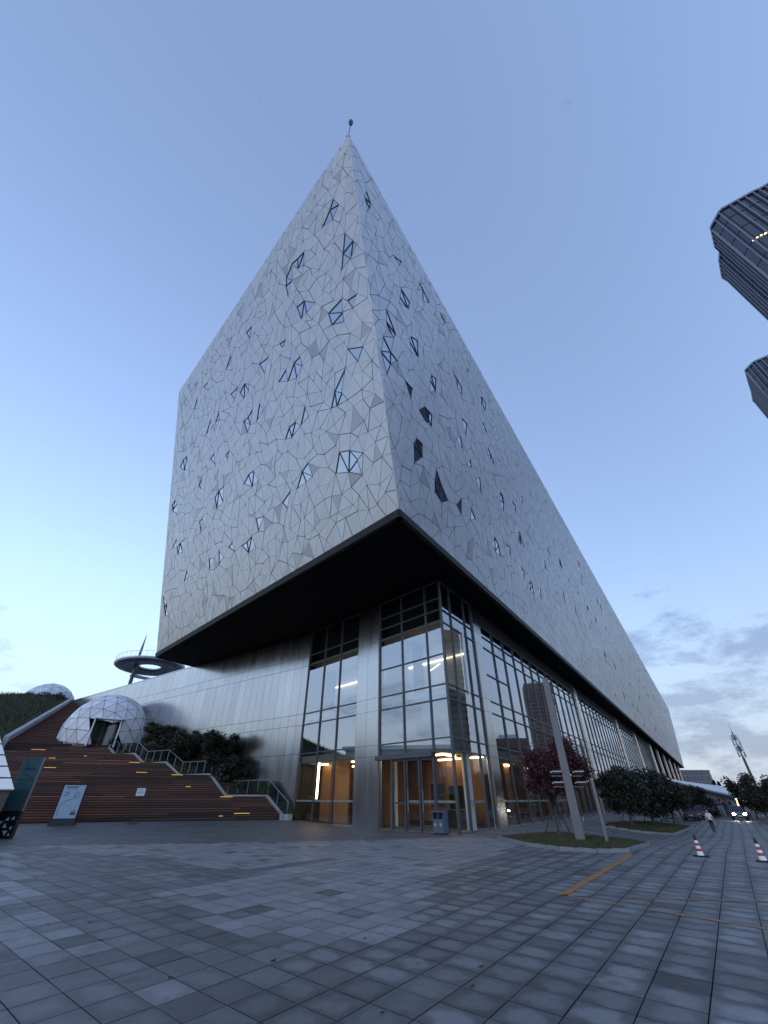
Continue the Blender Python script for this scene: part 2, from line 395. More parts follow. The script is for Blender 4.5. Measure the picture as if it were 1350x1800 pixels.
def build_paving():
    rng = random.Random(3); cand = []
    o = on_ground(1245, 1800); o.z = 0
    half1, half2 = SL1 / 2 - .008, SL2 / 2 - .009
    for j in range(-70, 130):
        for i in range(-30, 150):
            c = o + E1 * (SL1 * i) + E2 * (SL2 * (j + .5))
            if c.y < 2.2 or c.y > 66 or c.x < -46 or c.x > 46: continue
            z = ground_z(c.x, c.y); pj = project((c.x, c.y, z))
            if pj is None or not (-110 < pj[0] < 1460 and pj[1] < 1960): continue
            if poly_in(c, ISL1) or poly_in(c, ISL2): continue
            if (c.xy - P0.xy).dot(DR.xy.orthogonal()) > .35 and (c.xy - P0.xy).dot(Vector((-DL.y, DL.x))) < -.35: continue
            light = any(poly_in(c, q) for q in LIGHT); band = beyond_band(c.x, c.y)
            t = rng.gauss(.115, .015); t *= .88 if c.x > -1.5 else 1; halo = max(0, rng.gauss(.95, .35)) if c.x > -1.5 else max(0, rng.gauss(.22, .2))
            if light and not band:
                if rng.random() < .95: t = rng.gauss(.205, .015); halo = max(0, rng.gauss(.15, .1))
            elif band: t = rng.gauss(.10, .006); halo = 0
            elif rng.random() < .05: t *= 1.3; halo *= .5
            if rng.random() < .03 and not band: t *= .72
            d1, d2 = E1 * half1, E2 * half2
            k = [c - d1 - d2, c + d1 - d2, c + d1 + d2, c - d1 + d2]
            h = rng.uniform(-.0025, .0025)
            up = [Vector((p.x, p.y, ground_z(p.x, p.y) + h + rng.uniform(-.001, .001))) for p in k]
            lo = [p - Vector((0, 0, .028)) for p in up]
            q = [project(p) for p in up]
            ar = 0 if None in q else abs(sum(q[a][0] * q[(a + 1) % 4][1] - q[(a + 1) % 4][0] * q[a][1] for a in range(4)))
            if not (0 <= pj[0] <= 1350 and pj[1] <= 1800): ar *= .2
            cand.append((ar, up, lo, t, halo))
    cand.sort(key=lambda e: -e[0])
    rest = MB(); ruv = []; rh = []
    U = [(0, 0), (1, 0), (1, 1), (0, 1)]
    for n, (ar, up, lo, t, halo) in enumerate(cand):
        b = MB() if n < 300 else rest
        i = len(b.v); b.v += [tuple(p) for p in up + lo]
        b.f.append((i, i + 1, i + 2, i + 3)); b.mi.append(0); b.att.append(t)
        uv = list(U); hl = [halo]
        for e in range(4):
            b.f.append((i + e, i + 4 + e, i + 4 + (e + 1) % 4, i + (e + 1) % 4)); b.mi.append(0); b.att.append(t * .5); uv += [(0, 0)] * 4; hl.append(0.0)
        if n < 300: b.build('paving_slab', 'paving', GROUND, att='tint', uv=uv, halo=hl)
        else: ruv += uv; rh += hl
    r = rest.build('paving_slabs', 'paving', GROUND, att='tint', uv=ruv, halo=rh); tag(r, kind='stuff')
P0 = Vector((5.15, 34.65, 0))
DL = Vector((math.sin(R(-43.45)), math.cos(R(-43.45)), 0)); DR = Vector((math.sin(R(34.3)), math.cos(R(34.3)), 0))
build_paving()

# ------------------------------------------------------------------ museum: leaning upper volume
ZB, ZT = 18.9, 55.7
museum = empty('museum_building', (40, 80, 0), label='huge wedge shaped museum with triangulated silver facade over a glazed base', cat='building')
BC = Vector((1.17, 24.2, ZB)); TC = Vector((-3.56, 10.45, ZT))
dl = Vector((math.sin(R(-43.8)), math.cos(R(-43.8)), 0)); dr = Vector((math.sin(R(34.2)), math.cos(R(34.2)), 0))
BL, TL = BC + dl * 50.35, TC + dl * 42.95
BR, TR = BC + dr * 366, TC + dr * 382
BK, TK = BL + dr * 366, TL + dr * 382
def core():
    b = MB(); cb = (BC + BL + BR + BK) / 4; ct = (TC + TL + TR + TK) / 4
    def inn(p, c, d=.38):
        v = c - p; v.z = 0
        return p + (dl + dr) * 0 + v.normalized() * d * 1.6
    lo = [inn(p, cb) + Vector((0, 0, .1)) for p in (BC, BR, BK, BL)]; hi = [inn(p, ct) - Vector((0, 0, .12)) for p in (TC, TR, TK, TL)]
    return b.hexa(lo, hi).build('wall_core', 'core', museum)
core()
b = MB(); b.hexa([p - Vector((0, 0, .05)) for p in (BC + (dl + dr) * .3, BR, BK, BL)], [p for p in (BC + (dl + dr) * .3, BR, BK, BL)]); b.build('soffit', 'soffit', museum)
LW = [(612, 443, 3), (533, 447, 2), (503, 495, 2), (618, 525, 1), (532, 543, 2), (583, 562, 2), (635, 612, 1), (600, 693, 3), (525, 652, 2), (493, 670, 1), (432, 688, 2), (508, 748, 2),
      (536, 728, 1), (620, 812, 4), (540, 843, 2), (500, 882, 1), (442, 833, 2), (457, 920, 1), (437, 950, 2), (407, 950, 1), (385, 985, 1), (368, 985, 1), (355, 912, 1), (462, 640, 1), (438, 583, 1),
      (493, 604, 1), (400, 640, 1), (432, 740, 2), (455, 725, 1), (383, 738, 1), (388, 880, 2), (398, 800, 1), (375, 800, 1), (353, 845, 1), (325, 815, 2), (343, 718, 1), (370, 750, 1), (306, 888, 2),
      (317, 965, 2), (306, 960, 1), (326, 1012, 1), (292, 1065, 2), (410, 690, 1), (365, 680, 1), (592, 362, 2), (350, 915, 1)]
RW = [(648, 357, 2), (712, 530, 2), (737, 512, 2), (688, 575, 2), (723, 602, 2), (685, 630, 3), (763, 676, 2), (752, 742, 2), (733, 790, 2), (770, 855, 3), (803, 887, 1), (870, 947, 2), (894, 967, 1),
      (829, 898, 1), (805, 680, 2), (822, 648, 1), (780, 562, 1), (724, 682, 1), (703, 460, 1), (815, 740, 1), (850, 745, 1), (848, 712, 2), (805, 775, 1), (860, 803, 2), (826, 818, 1), (842, 850, 1), (915, 945, 2),
      (882, 880, 2), (905, 890, 1), (918, 880, 1), (935, 1030, 2), (948, 1040, 1), (965, 970, 1), (985, 985, 2), (920, 1010, 1), (960, 1000, 1), (990, 1050, 1), (1010, 1070, 1), (1000, 1020, 1), (1040, 1095, 1), (1062, 1150, 1)]
def facade(A, ex, Lb, D, Lt, wins, seed, n_ind, nrow, outward):
    rng = random.Random(seed); ex = ex.normalized()
    v = D - A; dx = v.dot(ex); ey = (v - ex * dx); h = ey.length; ey.normalize()
    n = ex.cross(ey); 
    if n.dot(outward) < 0: n = -n
    def W(p, off=0.0): return A + ex * p[0] + ey * p[1] + n * off
    def xl(y): return dx * y / h + .018
    def xr(y): return Lb + (dx + Lt - Lb) * y / h - .02
    pts = []
    for k in range(nrow + 1):
        y = k * h / nrow; a, c = xl(y), xr(y); m = max(2, round((c - a) / 1.32))
        xs = [a] + [a + (c - a) * (i + (.5 if k % 2 else 0)) / m for i in range(0 if k % 2 else 1, m)] + [c]
        for i, x in enumerate(xs):
            if 0 < i < len(xs) - 1 and 0 < k < nrow: pts.append((x + rng.uniform(-.36, .36), y + rng.uniform(-.5, .5)))
            elif 0 < i < len(xs) - 1: pts.append((x + rng.uniform(-.25, .25), y))
            else: pts.append((x, y))
    res = geometry.delaunay_2d_cdt([Vector(p) for p in pts], [], [], 0, 1e-5)
    P = np.array([tuple(p) for p in res[0]]); T = []
    for f in res[2]:
        a, c, d = P[f[0]], P[f[1]], P[f[2]]
        ar = abs((c[0] - a[0]) * (d[1] - a[1]) - (d[0] - a[0]) * (c[1] - a[1])) / 2
        if ar > .08: T.append(tuple(f) if ((c[0] - a[0]) * (d[1] - a[1]) - (d[0] - a[0]) * (c[1] - a[1])) > 0 else (f[0], f[2], f[1]))
    cen = np.array([(P[t[0]] + P[t[1]] + P[t[2]]) / 3 for t in T])
    seeds = []
    for k in range(int(h / 3.6) + 1):
        for i in range(int(max(Lb, Lt + dx) / 3.6) + 3): seeds.append((min(0, dx) + (i + (k % 2) * .5) * 3.6 + rng.uniform(-1.2, 1.2), k * 3.6 + rng.uniform(-1.2, 1.2)))
    seeds = np.array(seeds); cell = np.concatenate([np.argmin(((c[:, None, :] - seeds[None]) ** 2).sum(-1), 1) for c in np.array_split(cen, max(1, len(cen) // 400))])
    edge = {}
    for i, t in enumerate(T):
        for e in range(3): edge.setdefault(tuple(sorted((t[e], t[(e + 1) % 3]))), []).append(i)
    win = {}
    def nb(i):
        out = []
        for e in range(3):
            ed = tuple(sorted((T[i][e], T[i][(e + 1) % 3])))
            for j in edge[ed]:
                if j != i: out.append((-float(np.hypot(*(P[ed[0]] - P[ed[1]]))), j))
        return [j for _, j in sorted(out)]
    clusters = []
    def grow(i, k):
        if i in win or any(j in win for j in nb(i)): return
        cl = [i]; win[i] = len(clusters)
        while len(cl) < k:
            opts = [j for q in cl for j in nb(q) if j not in win and not any(w in win and win[w] != len(clusters) for w in nb(j))]
            if not opts: break
            j = opts[0]; cl.append(j); win[j] = len(clusters)
        clusters.append(cl)
    for px, py, k in wins:
        k = k + 1 if k > 1 else k
        d = ray(px, py); t = (A - Vector((0, 0, CAM_H))).dot(n) / d.dot(n); q = Vector((0, 0, CAM_H)) + d * t - A
        q2 = np.array([q.dot(ex), q.dot(ey)]); grow(int(np.argmin(((cen - q2) ** 2).sum(1))), k)
    if Lb > 100:
        for _ in range(120):
            i = rng.randrange(len(T))
            if cen[i][0] > 75: grow(i, rng.choice((1, 1, 2)))
    def inset(t, w):
        out = []
        for e in range(3):
            p, q, r = P[t[e - 1]], P[t[e]], P[t[(e + 1) % 3]]
            d1 = (q - p) / np.hypot(*(q - p)); d2 = (r - q) / np.hypot(*(r - q))
            n1 = np.array([-d1[1], d1[0]]) * w[e - 1]; n2 = np.array([-d2[1], d2[0]]) * w[e]
            det = d1[0] * d2[1] - d1[1] * d2[0]; dd = (q + n2) - (q + n1)
            out.append(q + n1 + d1 * ((dd[0] * d2[1] - dd[1] * d2[0]) / det))
        return out
    backing = MB(); fac = None
    jobs = []
    for i, t in enumerate(T):
        if i in win: continue
        w = []
        for e in range(3):
            js = edge[tuple(sorted((t[e], t[(e + 1) % 3])))]
            w.append(.027 if any(cell[j] != cell[i] or j in win for j in js) else .0125)
        q = inset(t, w)
        tn = rng.gauss(1.0, .022)
        if rng.random() < .05: tn = rng.uniform(.66, .82)
        o0 = rng.uniform(-.006, .006); top = [W(p, o0 + rng.uniform(-.016, .016)) for p in q]; bot = [W(p, -.07) for p in q]
        pr = [project(p) for p in top]
        ar = 0 if None in pr else abs((pr[1][0] - pr[0][0]) * (pr[2][1] - pr[0][1]) - (pr[2][0] - pr[0][0]) * (pr[1][1] - pr[0][1]))
        jobs.append((ar, top, bot, tn))
    jobs.sort(key=lambda e: -e[0])
    rest = MB(); FS = [(0, 1, 2), (0, 3, 4, 1), (1, 4, 5, 2), (2, 5, 3, 0)]
    flip = (jobs[0][1][1] - jobs[0][1][0]).cross(jobs[0][1][2] - jobs[0][1][0]).dot(n) < 0
    if flip: FS = [f[::-1] for f in FS]
    # carrier: thin dark rail frame behind the joints, the part that holds the panels
    c = MB(); m = .05
    for p, q in (((xl(0), 0), (xr(0), 0)), ((xl(h), h), (xr(h), h)), ((xl(0) + .4, 0), (xl(h) + .4, h)), ((xr(0) - .4, 0), (xr(h) - .4, h))):
        c.bar(W(p, -.22), W(q, -.22), .1, .14, n)
    fac = c.build('facade', 'core', museum)
    for k, (ar, top, bot, tn) in enumerate(jobs):
        bb = MB() if k < n_ind else rest
        bb.solid(top + bot, FS, 0, tn)
        if k < n_ind: bb.build('panel', 'panel', fac, att='tint')
    tag(rest.build('panels', 'panel', fac, att='tint'), kind='stuff')
    for ci, cl in enumerate(clusters):
        fr = MB(); ces = {}
        for i in cl:
            for e in range(3): ces.setdefault(tuple(sorted((T[i][e], T[i][(e + 1) % 3]))), []).append(i)
        for (a, c2), js in ces.items():
            wdt = .06 if len(js) == 1 else .05
            fr.bar(W(P[a], -.04), W(P[c2], -.04), wdt, .10, n)
        f = fr.build('window', 'frame_dark', museum)
        for i in cl:
            q = inset(T[i], (.04, .04, .04)); g = MB(); g.solid([W(p, -.05) for p in q] + [W(p, -.065) for p in q], FS + [(5, 4, 3) if not flip else (3, 4, 5)]); g.build('pane', 'glass_window', f)
    return W
kz = .55 / (ZT - ZB)
facade(BC.lerp(TC, kz), dl, 50.35 + (42.95 - 50.35) * kz, TC, 42.95, LW, 11, 200, 26, Vector((-.7, -.7, -.2)))
facade(BC.lerp(TC, kz), dr, 366 + 16 * kz, TC, 382, RW, 23, 100, 24, Vector((.83, -.56, 0)))
# dark edge beam under the facades, corner trim, roof cap, finial
nL = Vector((dl.y, -dl.x, 0)); nL = nL if nL.dot(Vector((-1, -1, 0))) > 0 else -nL
nR = Vector((dr.y, -dr.x, 0)); nR = nR if nR.dot(Vector((1, -1, 0))) > 0 else -nR
for (p, q, d, L, nn) in ((BC, BL, dl, 50.35, nL), (BC, BR, dr, 366, nR)):
    b = MB(); seg = 4.2; k = 0
    s = 0
    while s < L - .1:
        e = min(L, s + seg); o = nn * .12
        lo0, lo1 = p + d * (s + .015) + o, p + d * (e - .015) + o; up = Vector((0, 0, .5))
        lean = (TC - BC) * kz
        inn_ = -nn * .5
        bb = MB(); bb.hexa([lo0, lo1, lo1 + inn_, lo0 + inn_], [lo0 + up + lean * Vector((1, 1, 0)) if 0 else lo0 + up + Vector((lean.x, lean.y, 0)), lo1 + up + Vector((lean.x, lean.y, 0)), lo1 + up + inn_, lo0 + up + inn_])
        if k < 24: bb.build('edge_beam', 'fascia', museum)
        else: b.v += []; b.solid(bb.v, bb.f)
        s = e; k += 1
    if b.f: tag(b.build('edge_beams', 'fascia', museum), kind='stuff')
b = MB(); b.bar(TC + (dl + dr) * .12 + Vector((0, 0, .03)), TL + Vector((0, 0, .03)) + dr * .12, .16, .12); b.build('roof_cap', 'mullion', museum)
b = MB(); b.bar(TC + (dl + dr) * .12 + Vector((0, 0, .03)), TR + Vector((0, 0, .03)) + dl * .12, .16, .12); b.build('roof_cap', 'mullion', museum)
b = MB(); p = TC + (dl + dr) * .14
b.tube([p, p + Vector((0, 0, 5.0))], [.05, .035], 8); b.tube([p, p + Vector((0, 0, .3))], .08, 8); rod = b.build('lightning_rod', 'black_metal', museum)
b = MB(); b.lathe([(.02, -.85), (.13, -.72), (.22, -.4), (.25, 0), (.22, .4), (.13, .72), (.02, .85)], 14, p + Vector((0, 0, 5.7))); b.build('ball', 'black_metal', rod, smooth=True)

# ------------------------------------------------------------------ museum: glazed base
NL = Vector((-DL.y, DL.x, 0)); NL = NL if NL.y < 0 else -NL
NR = Vector((DR.y, -DR.x, 0))
class Wall:
    def __init__(s, o, d, n): s.o, s.d, s.n = Vector(o), Vector(d), Vector(n)
    def p(s, a, z, off=0.0): q = s.o + s.d * a + s.n * off; return Vector((q.x, q.y, z))
    def box(s, b, a0, a1, z0, z1, o0, o1, mi=0, t=1.0):
        b.hexa([s.p(a0, z0, o0), s.p(a1, z0, o0), s.p(a1, z0, o1), s.p(a0, z0, o1)], [s.p(a0, z1, o0), s.p(a1, z1, o0), s.p(a1, z1, o1), s.p(a0, z1, o1)], mi, t); return b
    def part(s, name, m, a0, a1, z0, z1, o0, o1, parent, t=None):
        b = MB(); s.box(b, a0, a1, z0, z1, o0, o1, 0, t or 1.0); return b.build(name, m, parent, att='tint' if t else None)
    def pane(s, m, a0, a1, z0, z1, parent, off=-.06, name='pane'):
        b = MB(); b.face([s.p(a0, z0, off), s.p(a1, z0, off), s.p(a1, z1, off), s.p(a0, z1, off)]); return b.build(name, m, parent)
WL, WR = Wall(P0, DL, NL), Wall(P0, DR, NR)
ZROW = [4.95, 5.8, 8.55, 9.65, 12.05, 14.85, 16.0, 17.1, 18.8]
def glazing(w, S, rows, gm, skip=()):
    for s in S: w.part('mullion', 'mullion', s - .05, s + .05, -.1, 18.85, -.16, .06, museum)
    for z in rows: w.part('transom', 'mullion', S[0] + .05, S[-1] - .05, z - .045, z + .045, -.14, .045, museum)
    rr = [0.12] + list(rows)
    for i in range(len(S) - 1):
        for k in range(len(rr) - 1):
            if (i, k) in skip: continue
            w.pane(gm if k else 'glass_ground', S[i] + .05, S[i + 1] - .05, rr[k] + .045, rr[k + 1] - .045, museum)
SA = [0.06, 1.9, 5.0, 8.06]; SB = [11.3, 14.4, 17.35, 20.5]
glazing(WL, SA, ZROW, 'glass_facade', skip={(1, 0), (2, 0)})
glazing(WL, SB, [4.95, 5.8, 8.55, 9.65, 14.85, 16.0, 18.8], 'glass_facade')
SR0 = [2.0, 5.15, 6.95]
glazing(WR, [0.06] + SR0, [4.95, 5.8, 8.55, 9.65, 14.85, 16.0, 18.8], 'glass_side')
def clad_column(w, s0, s1, ncol, proj, rows=(0, 4.95, 5.8, 9.65, 8.55, 14.85, 16.0, 18.85), depth=.7):
    rows = sorted(rows); rng = random.Random(int(s0 * 10))
    core_ = w.part('column', 'core', s0 + .02, s1 - .02, -.6, 18.85, -depth, proj - .03, museum)
    for c in range(ncol):
        a0, a1 = s0 + (s1 - s0) * c / ncol + .011, s0 + (s1 - s0) * (c + 1) / ncol - .011
        for k in range(len(rows) - 1):
            w.part('cladding_panel', 'steel', a0, a1, rows[k] + (.011 if k else -.5), rows[k + 1] - .011, proj - .03, proj + rng.uniform(0, .004), core_, t=rng.gauss(1, .04))
    for a in (s0, s1):   # returns
        w.part('cladding_panel', 'steel', a - .012, a + .012, -.5, 18.85, -.3, proj - .035, core_, t=.95)
clad_column(WL, 8.12, 11.24, 2, .14)
clad_column(WR, 7.0, 8.82, 1, .14)
# long side: curtain wall
SR = [8.88] + [8.88 + 3.42 * k for k in range(1, 13)]
def side_bay(s0, s1, detailed=True):
    n = round((s1 - s0) / 3.42); S = [s0 + (s1 - s0) * i / n for i in range(n + 1)]
    rows = [4.95, 5.8, 8.6, 9.68, 14.85, 16.0, 17.1]
    if detailed:
        for s in S: WR.part('mullion', 'mullion', s - .05, s + .05, -.3, 17.1, -.16, .07, museum)
        for z in rows: WR.part('transom', 'mullion', s0 + .05, s1 - .05, z - .045, z + .045, -.14, .05, museum)
        rr = [.1] + rows
        for i in range(n):
            for k in range(len(rr) - 1): WR.pane('glass_side' if k else 'glass_ground', S[i] + .05, S[i + 1] - .05, rr[k] + .045, rr[k + 1] - .045, museum)
        if s0 < 10:
            for i in (0, 1): WR.part('transom', 'mullion', S[i] + .05, S[i + 1] - .05, 12.1, 12.19, -.14, .05, museum)
    else:
        m, g = MB(), MB(); rr = [.1] + rows
        for s in S: WR.box(m, s - .05, s + .05, -.6, 17.1, -.16, .07)
        for z in rows: WR.box(m, s0 + .05, s1 - .05, z - .045, z + .045, -.14, .05)
        for i in range(n):
            for k in range(len(rr) - 1): g.face([WR.p(S[i] + .05, rr[k] + .045, -.06), WR.p(S[i + 1] - .05, rr[k] + .045, -.06), WR.p(S[i + 1] - .05, rr[k + 1] - .045, -.06), WR.p(S[i] + .05, rr[k + 1] - .045, -.06)])
        tag(m.build('mullions', 'mullion', museum), kind='stuff'); tag(g.build('panes', 'glass_side', museum), kind='stuff')
side_bay(8.88, 49.5); clad_column(WR, 49.6, 51.4, 1, .3); side_bay(51.5, 92.0)
clad_column(WR, 92.1, 94, 1, .3); side_bay(94.1, 125.0, False); clad_column(WR, 125.1, 127, 1, .3); side_bay(127.1, 164, False)
for s in (164.1, 190, 220, 250, 285, 320): clad_column(WR, s, s + 3.2, 1, .4, depth=3.0)
# dark wooden lining of the reveal above the side glass
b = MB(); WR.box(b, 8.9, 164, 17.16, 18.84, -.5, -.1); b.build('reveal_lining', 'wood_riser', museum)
# upstand below the glass
for w, a0, a1 in ((WL, .06, 8.06), (WL, 11.3, 20.5), (WR, .06, 6.95), (WR, 8.88, 49.5), (WR, 51.5, 164)):
    w.part('plinth', 'grey_metal', a0, a1, -.6, .12 if not (w is WL and a0 < 1) else .03, -.2, .02, museum)
b = MB(); b.bar(P0 + Vector((0, 0, -.1)) + (NL + NR) * .0, P0 + Vector((0, 0, 18.85)), .16, .16, DL); b.build('corner_post', 'mullion', museum)

# interior, seen through the glass
WLi, WRi = WL, WR
def interior():
    z = MB(); fl = [P0 + (DL + DR) * .4, P0 + DR * 164, P0 + DR * 164 + DL * 24, P0 + DL * 24 + DR * .5]
    def slab(name, zz, t, m, inset=.35):
        b = MB(); q = [P0 + DL * inset + DR * inset, P0 + DR * 164 + DL * inset, P0 + DR * 164 + DL * 20.3, P0 + DL * 20.3 + DR * inset]
        b.hexa([Vector((p.x, p.y, zz)) for p in q], [Vector((p.x, p.y, zz + t)) for p in q]); return b.build(name, m, museum)
    slab('floor', -.02, .06, 'lobby_floor', .22)
    slab('floor', 4.98, .6, 'ceiling', .3); slab('floor', 9.0, .5, 'ceiling', .4); slab('ceiling', 14.87, .3, 'ceiling', .25)
    # ground floor: wood-lined walls behind the entrance
    bw = WL.part('back_wall', 'dark_inside', 1.5, 20.3, .04, 4.98, -7.4, -7.26, museum); rg = random.Random(1)
    for k in range(15): WL.part('wood_panel', 'wood_tint', 1.55 + 1.25 * k, 1.55 + 1.25 * k + 1.23, .3, 4.9, -7.26, -7.22 + rg.uniform(0, .02), bw, t=rg.uniform(.7, 1.15))
    b = MB(); WL.box(b, 11.6, 11.9, .04, 4.98, -7.2, -.6); b.build('side_wall', 'wood_wall', museum)
    for a0, a1 in ((18.6, 20.2), (15.6, 17.9)): WL.part('wood_panel', 'wood_wall', a0, a1, .04, 4.98, -3.2, -2.9, museum)
    WL.part('dark_opening', 'dark_inside', 12.2, 14.0, .04, 3.3, -7.18, -6.9, museum)
    b = MB()
    for k in range(5): WL.box(b, 4.6 + .35 * k, 4.82 + .35 * k, .04, 2.9, -7.15, -6.8)
    b.build('locker_wall', 'dark_inside', museum)
    bw = WR.part('back_wall', 'dark_inside', 9.0, 163, .04, 4.98, -7.4, -7.26, museum)
    for k in range(40): WR.part('wood_panel', 'wood_tint', 9.1 + 1.7 * k, 9.1 + 1.7 * k + 1.67, .3, 4.9, -7.26, -7.22 + rg.uniform(0, .02), bw, t=rg.uniform(.6, 1.15))
    WL.part('reception_desk', 'dark_inside', 2.6, 6.0, .04, 1.2, -5.6, -4.8, museum); WL.part('desk_top', 'lobby_floor', 2.5, 6.1, 1.2, 1.26, -5.7, -4.7, museum)
    for a in (12.9, 15.0, 18.0): WL.part('bench', 'dark_inside', a, a + 1.5, .04, .5, -4.6, -4.0, museum)
    for a, z in ((8.6, 2.2), (8.6, 3.1)): WL.part('wall_screen', 'far_glass', 7.0, a, z - .8, z, -7.2, -7.14, museum)
    for a in (1.2, 9.5): WL.part('lobby_column', 'white_wall', a, a + .5, .04, 4.98, -3.6, -3.1, museum)
    for k in range(14):
        s = 10.4 + 6.84 * k; WR.part('wood_pier', 'wood_wall', s, s + 1.5, .04, 4.98, -3.4, -2.6, museum)
    # upper storeys: pale walls
    b = MB(); WL.box(b, .8, 20.3, 9.5, 14.87, -4.2, -4.0); b.build('upper_wall', 'white_wall', museum)
    b = MB(); WL.box(b, .8, 20.3, 5.58, 9.0, -3.2, -3.0); b.build('upper_wall', 'grey_wall', museum)
    b = MB(); WR.box(b, 3.5, 163, 5.58, 14.87, -5.2, -5.0); b.build('upper_wall', 'dark_inside', museum)
    b = MB(); WL.box(b, .6, 20.4, 15.2, 18.8, -1.4, -1.2); b.build('upper_void', 'dark_inside', museum)
    b = MB(); WR.box(b, .9, 8.8, 15.2, 18.8, -1.4, -1.2); b.build('upper_void', 'dark_inside', museum)
    # lamps
    for a0, a1, off, zz in ((2.0, 3.3, -6.6, 4.86), (4.2, 7.0, -6.6, 4.86), (3.0, 6.0, -2.2, 4.86), (12.4, 14.2, -2.0, 4.86), (15.0, 20.0, -6.6, 4.86), (18.6, 20.0, -2.4, 4.86)):
        WL.part('light_strip', 'strip_warm', a0, a1, zz, zz + .08, off - .06, off + .06, museum)
    for a0, a1, zz in ((.9, 7.9, 12.9), (11.6, 20.2, 12.9)): WL.part('light_strip', 'strip_soft', a0, a1, zz, zz + .07, -3.96, -3.86, museum)
    b = MB(); b.bar(WL.p(1.4, 11.6, -1.0), WL.p(5.0, 12.0, -3.6), .07, .05); b.build('light_strip', 'strip_soft', museum)
    WL.part('light_strip', 'strip_warm', 17.28, 17.42, 1.95, 4.9, -.42, -.3, museum)
    for k in range(12): WR.part('light_strip', 'strip_warm', 10.3 + 6.84 * k, 12.0 + 6.84 * k, 4.84, 4.92, -2.5, -2.4, museum)
    WR.part('light_strip', 'strip_warm', 2.2, 4.8, 4.84, 4.92, -2.2, -2.1, museum)
interior()
# entrance doors in the corner bay
WL.part('door_head', 'mullion', 1.85, 8.3, 4.62, 4.95, -.16, .35, museum)
for s in (1.95, 3.45, 5.0, 6.45): WL.part('door_post', 'mullion', s - .06, s + .06, .0, 4.62, -.16, .12, museum)
def door(s0, s1, ang=0.0, hinge=None):
    w = WL
    if hinge is not None:
        h = WL.p(hinge, 0, .16); ca, sa = math.cos(ang), math.sin(ang)
        w = Wall(h, DL * ca + NL * sa, NL * ca - DL * sa); s1 = s1 - s0; s0 = 0
    f = MB()
    for a0, a1, z0, z1 in ((s0, s0 + .1, .03, 4.6), (s1 - .1, s1, .03, 4.6), (s0 + .1, s1 - .1, .03, .2), (s0 + .1, s1 - .1, 4.46, 4.6), (s0 + .1, s1 - .1, 1.62, 1.74)): w.box(f, a0, a1, z0, z1, -.09, -.01)
    d = f.build('door', 'mullion', museum)
    w.pane('glass_clear', s0 + .1, s1 - .1, .2, 4.46, d, off=-.05)
    b = MB(); b.tube([w.p(s1 - .2, 1.1, .06), w.p(s1 - .2, 2.5, .06)], .025, 8); b.build('handle', 'grey_metal', d)
for a0, a1 in ((2.02, 3.38), (3.52, 4.93), (5.07, 6.38)): door(a0, a1)
door(6.5, 8.0, R(-12), 8.15)
for w, a0, a1 in ((WL, .12, 1.86), (WL, 2.1, 3.3), (WL, 3.6, 4.85), (WL, 11.4, 14.3), (WL, 14.5, 17.25), (WL, 17.45, 20.4), (WR, 9.0, 20), (WR, 20.2, 34), (WR, 2.1, 5.0)):
    st = w.part('safety_strip', 'strip_decal', a0, a1, 1.72, 1.86, -.055, -.045, museum)
    k = a0 + .5
    while k < a1 - .2:
        b = MB(); c = w.p(k, 1.79, -.035); b.tube([c, c + w.n * .006], .05, 10); b.build('safety_dot', 'decal', st); k += 1.35
M3 = Matrix((( -DL.x, 0, NL.x, 0), (-DL.y, 0, NL.y, 0), (0, 1, 0, 0), (0, 0, 0, 1)))
c = WL.p(1.0, 3.55, -.04); text_mesh('lettering', '100', .85, Matrix.Translation(c) @ M3, 'faint_decal', museum)

# ------------------------------------------------------------------ steel clad wall and roof terrace
B1 = P0 + DL * 20.56
DS = Vector((math.sin(R(-53)), math.cos(R(-53)), 0)); NS = Vector((-DS.y, DS.x, 0)); NS = NS if NS.y < 0 else -NS
WS = Wall(B1, DS, NS)
def steel_wall():
    base = WS.part('clad_wall', 'core', 0, 84, -.6, 18.8, -.6, -.03, museum); rng = random.Random(5)
    rows = [-.5, 5.8, 8.55, 9.65, 14.85, 16.0, 18.84]; s = 0.0; n = 0; rest = MB()
    while s < 84:
        e = s + (1.32 if s > 1 else 1.1)
        for k in range(6):
            b = MB() if n < 290 else rest
            WS.box(b, s + .014, e - .014, rows[k] + .018, rows[k + 1] - .018, -.03, rng.uniform(0, .004), 0, t := rng.gauss(1, .035)); n += 1
            if b is not rest: b.build('cladding_panel', 'steel', base, att='tint')
        s = e
    if rest.f: tag(rest.build('cladding_panels', 'steel', base, att='tint'), kind='stuff')
    WS.part('wall_cap', 'steel', 0, 84, 18.86, 18.98, -.7, .03, museum, t=1.0)
    # roof terrace behind the wall
    b = MB(); q = [WS.p(12, 0, -.65), WS.p(84, 0, -.65), WS.p(84, 0, -60), WS.p(12, 0, -60)]
    b.hexa([Vector((p.x, p.y, 18.0)) for p in q], [Vector((p.x, p.y, 18.6)) for p in q]); b.build('roof_terrace', 'concrete', museum)
    # solid back of the base so the sky does not show through
    b = MB(); q = [WS.p(0, 0, -.7), WS.p(20, 0, -.7), WS.p(20, 0, -20), P0 + DR * 60 + DL * 20.6, P0 + DR * 8 + DL * 20.6]
    b.hexa([Vector((p.x, p.y, -.3)) for p in q], [Vector((p.x, p.y, 18.75)) for p in q]); b.build('base_core', 'dark_inside', museum)
steel_wall()
# ------------------------------------------------------------------ wooden stairs up to the terrace
SB0 = Vector((-9.9, 49.5, 0)); SN = Vector((math.sin(R(-18)), math.cos(R(-18)), 0)); SE = Vector((-SN.y, SN.x, 0))   # rise direction, direction to the left
RD = Vector((math.sin(R(-60)), math.cos(R(-60)), 0)); KN = RD.dot(SN)
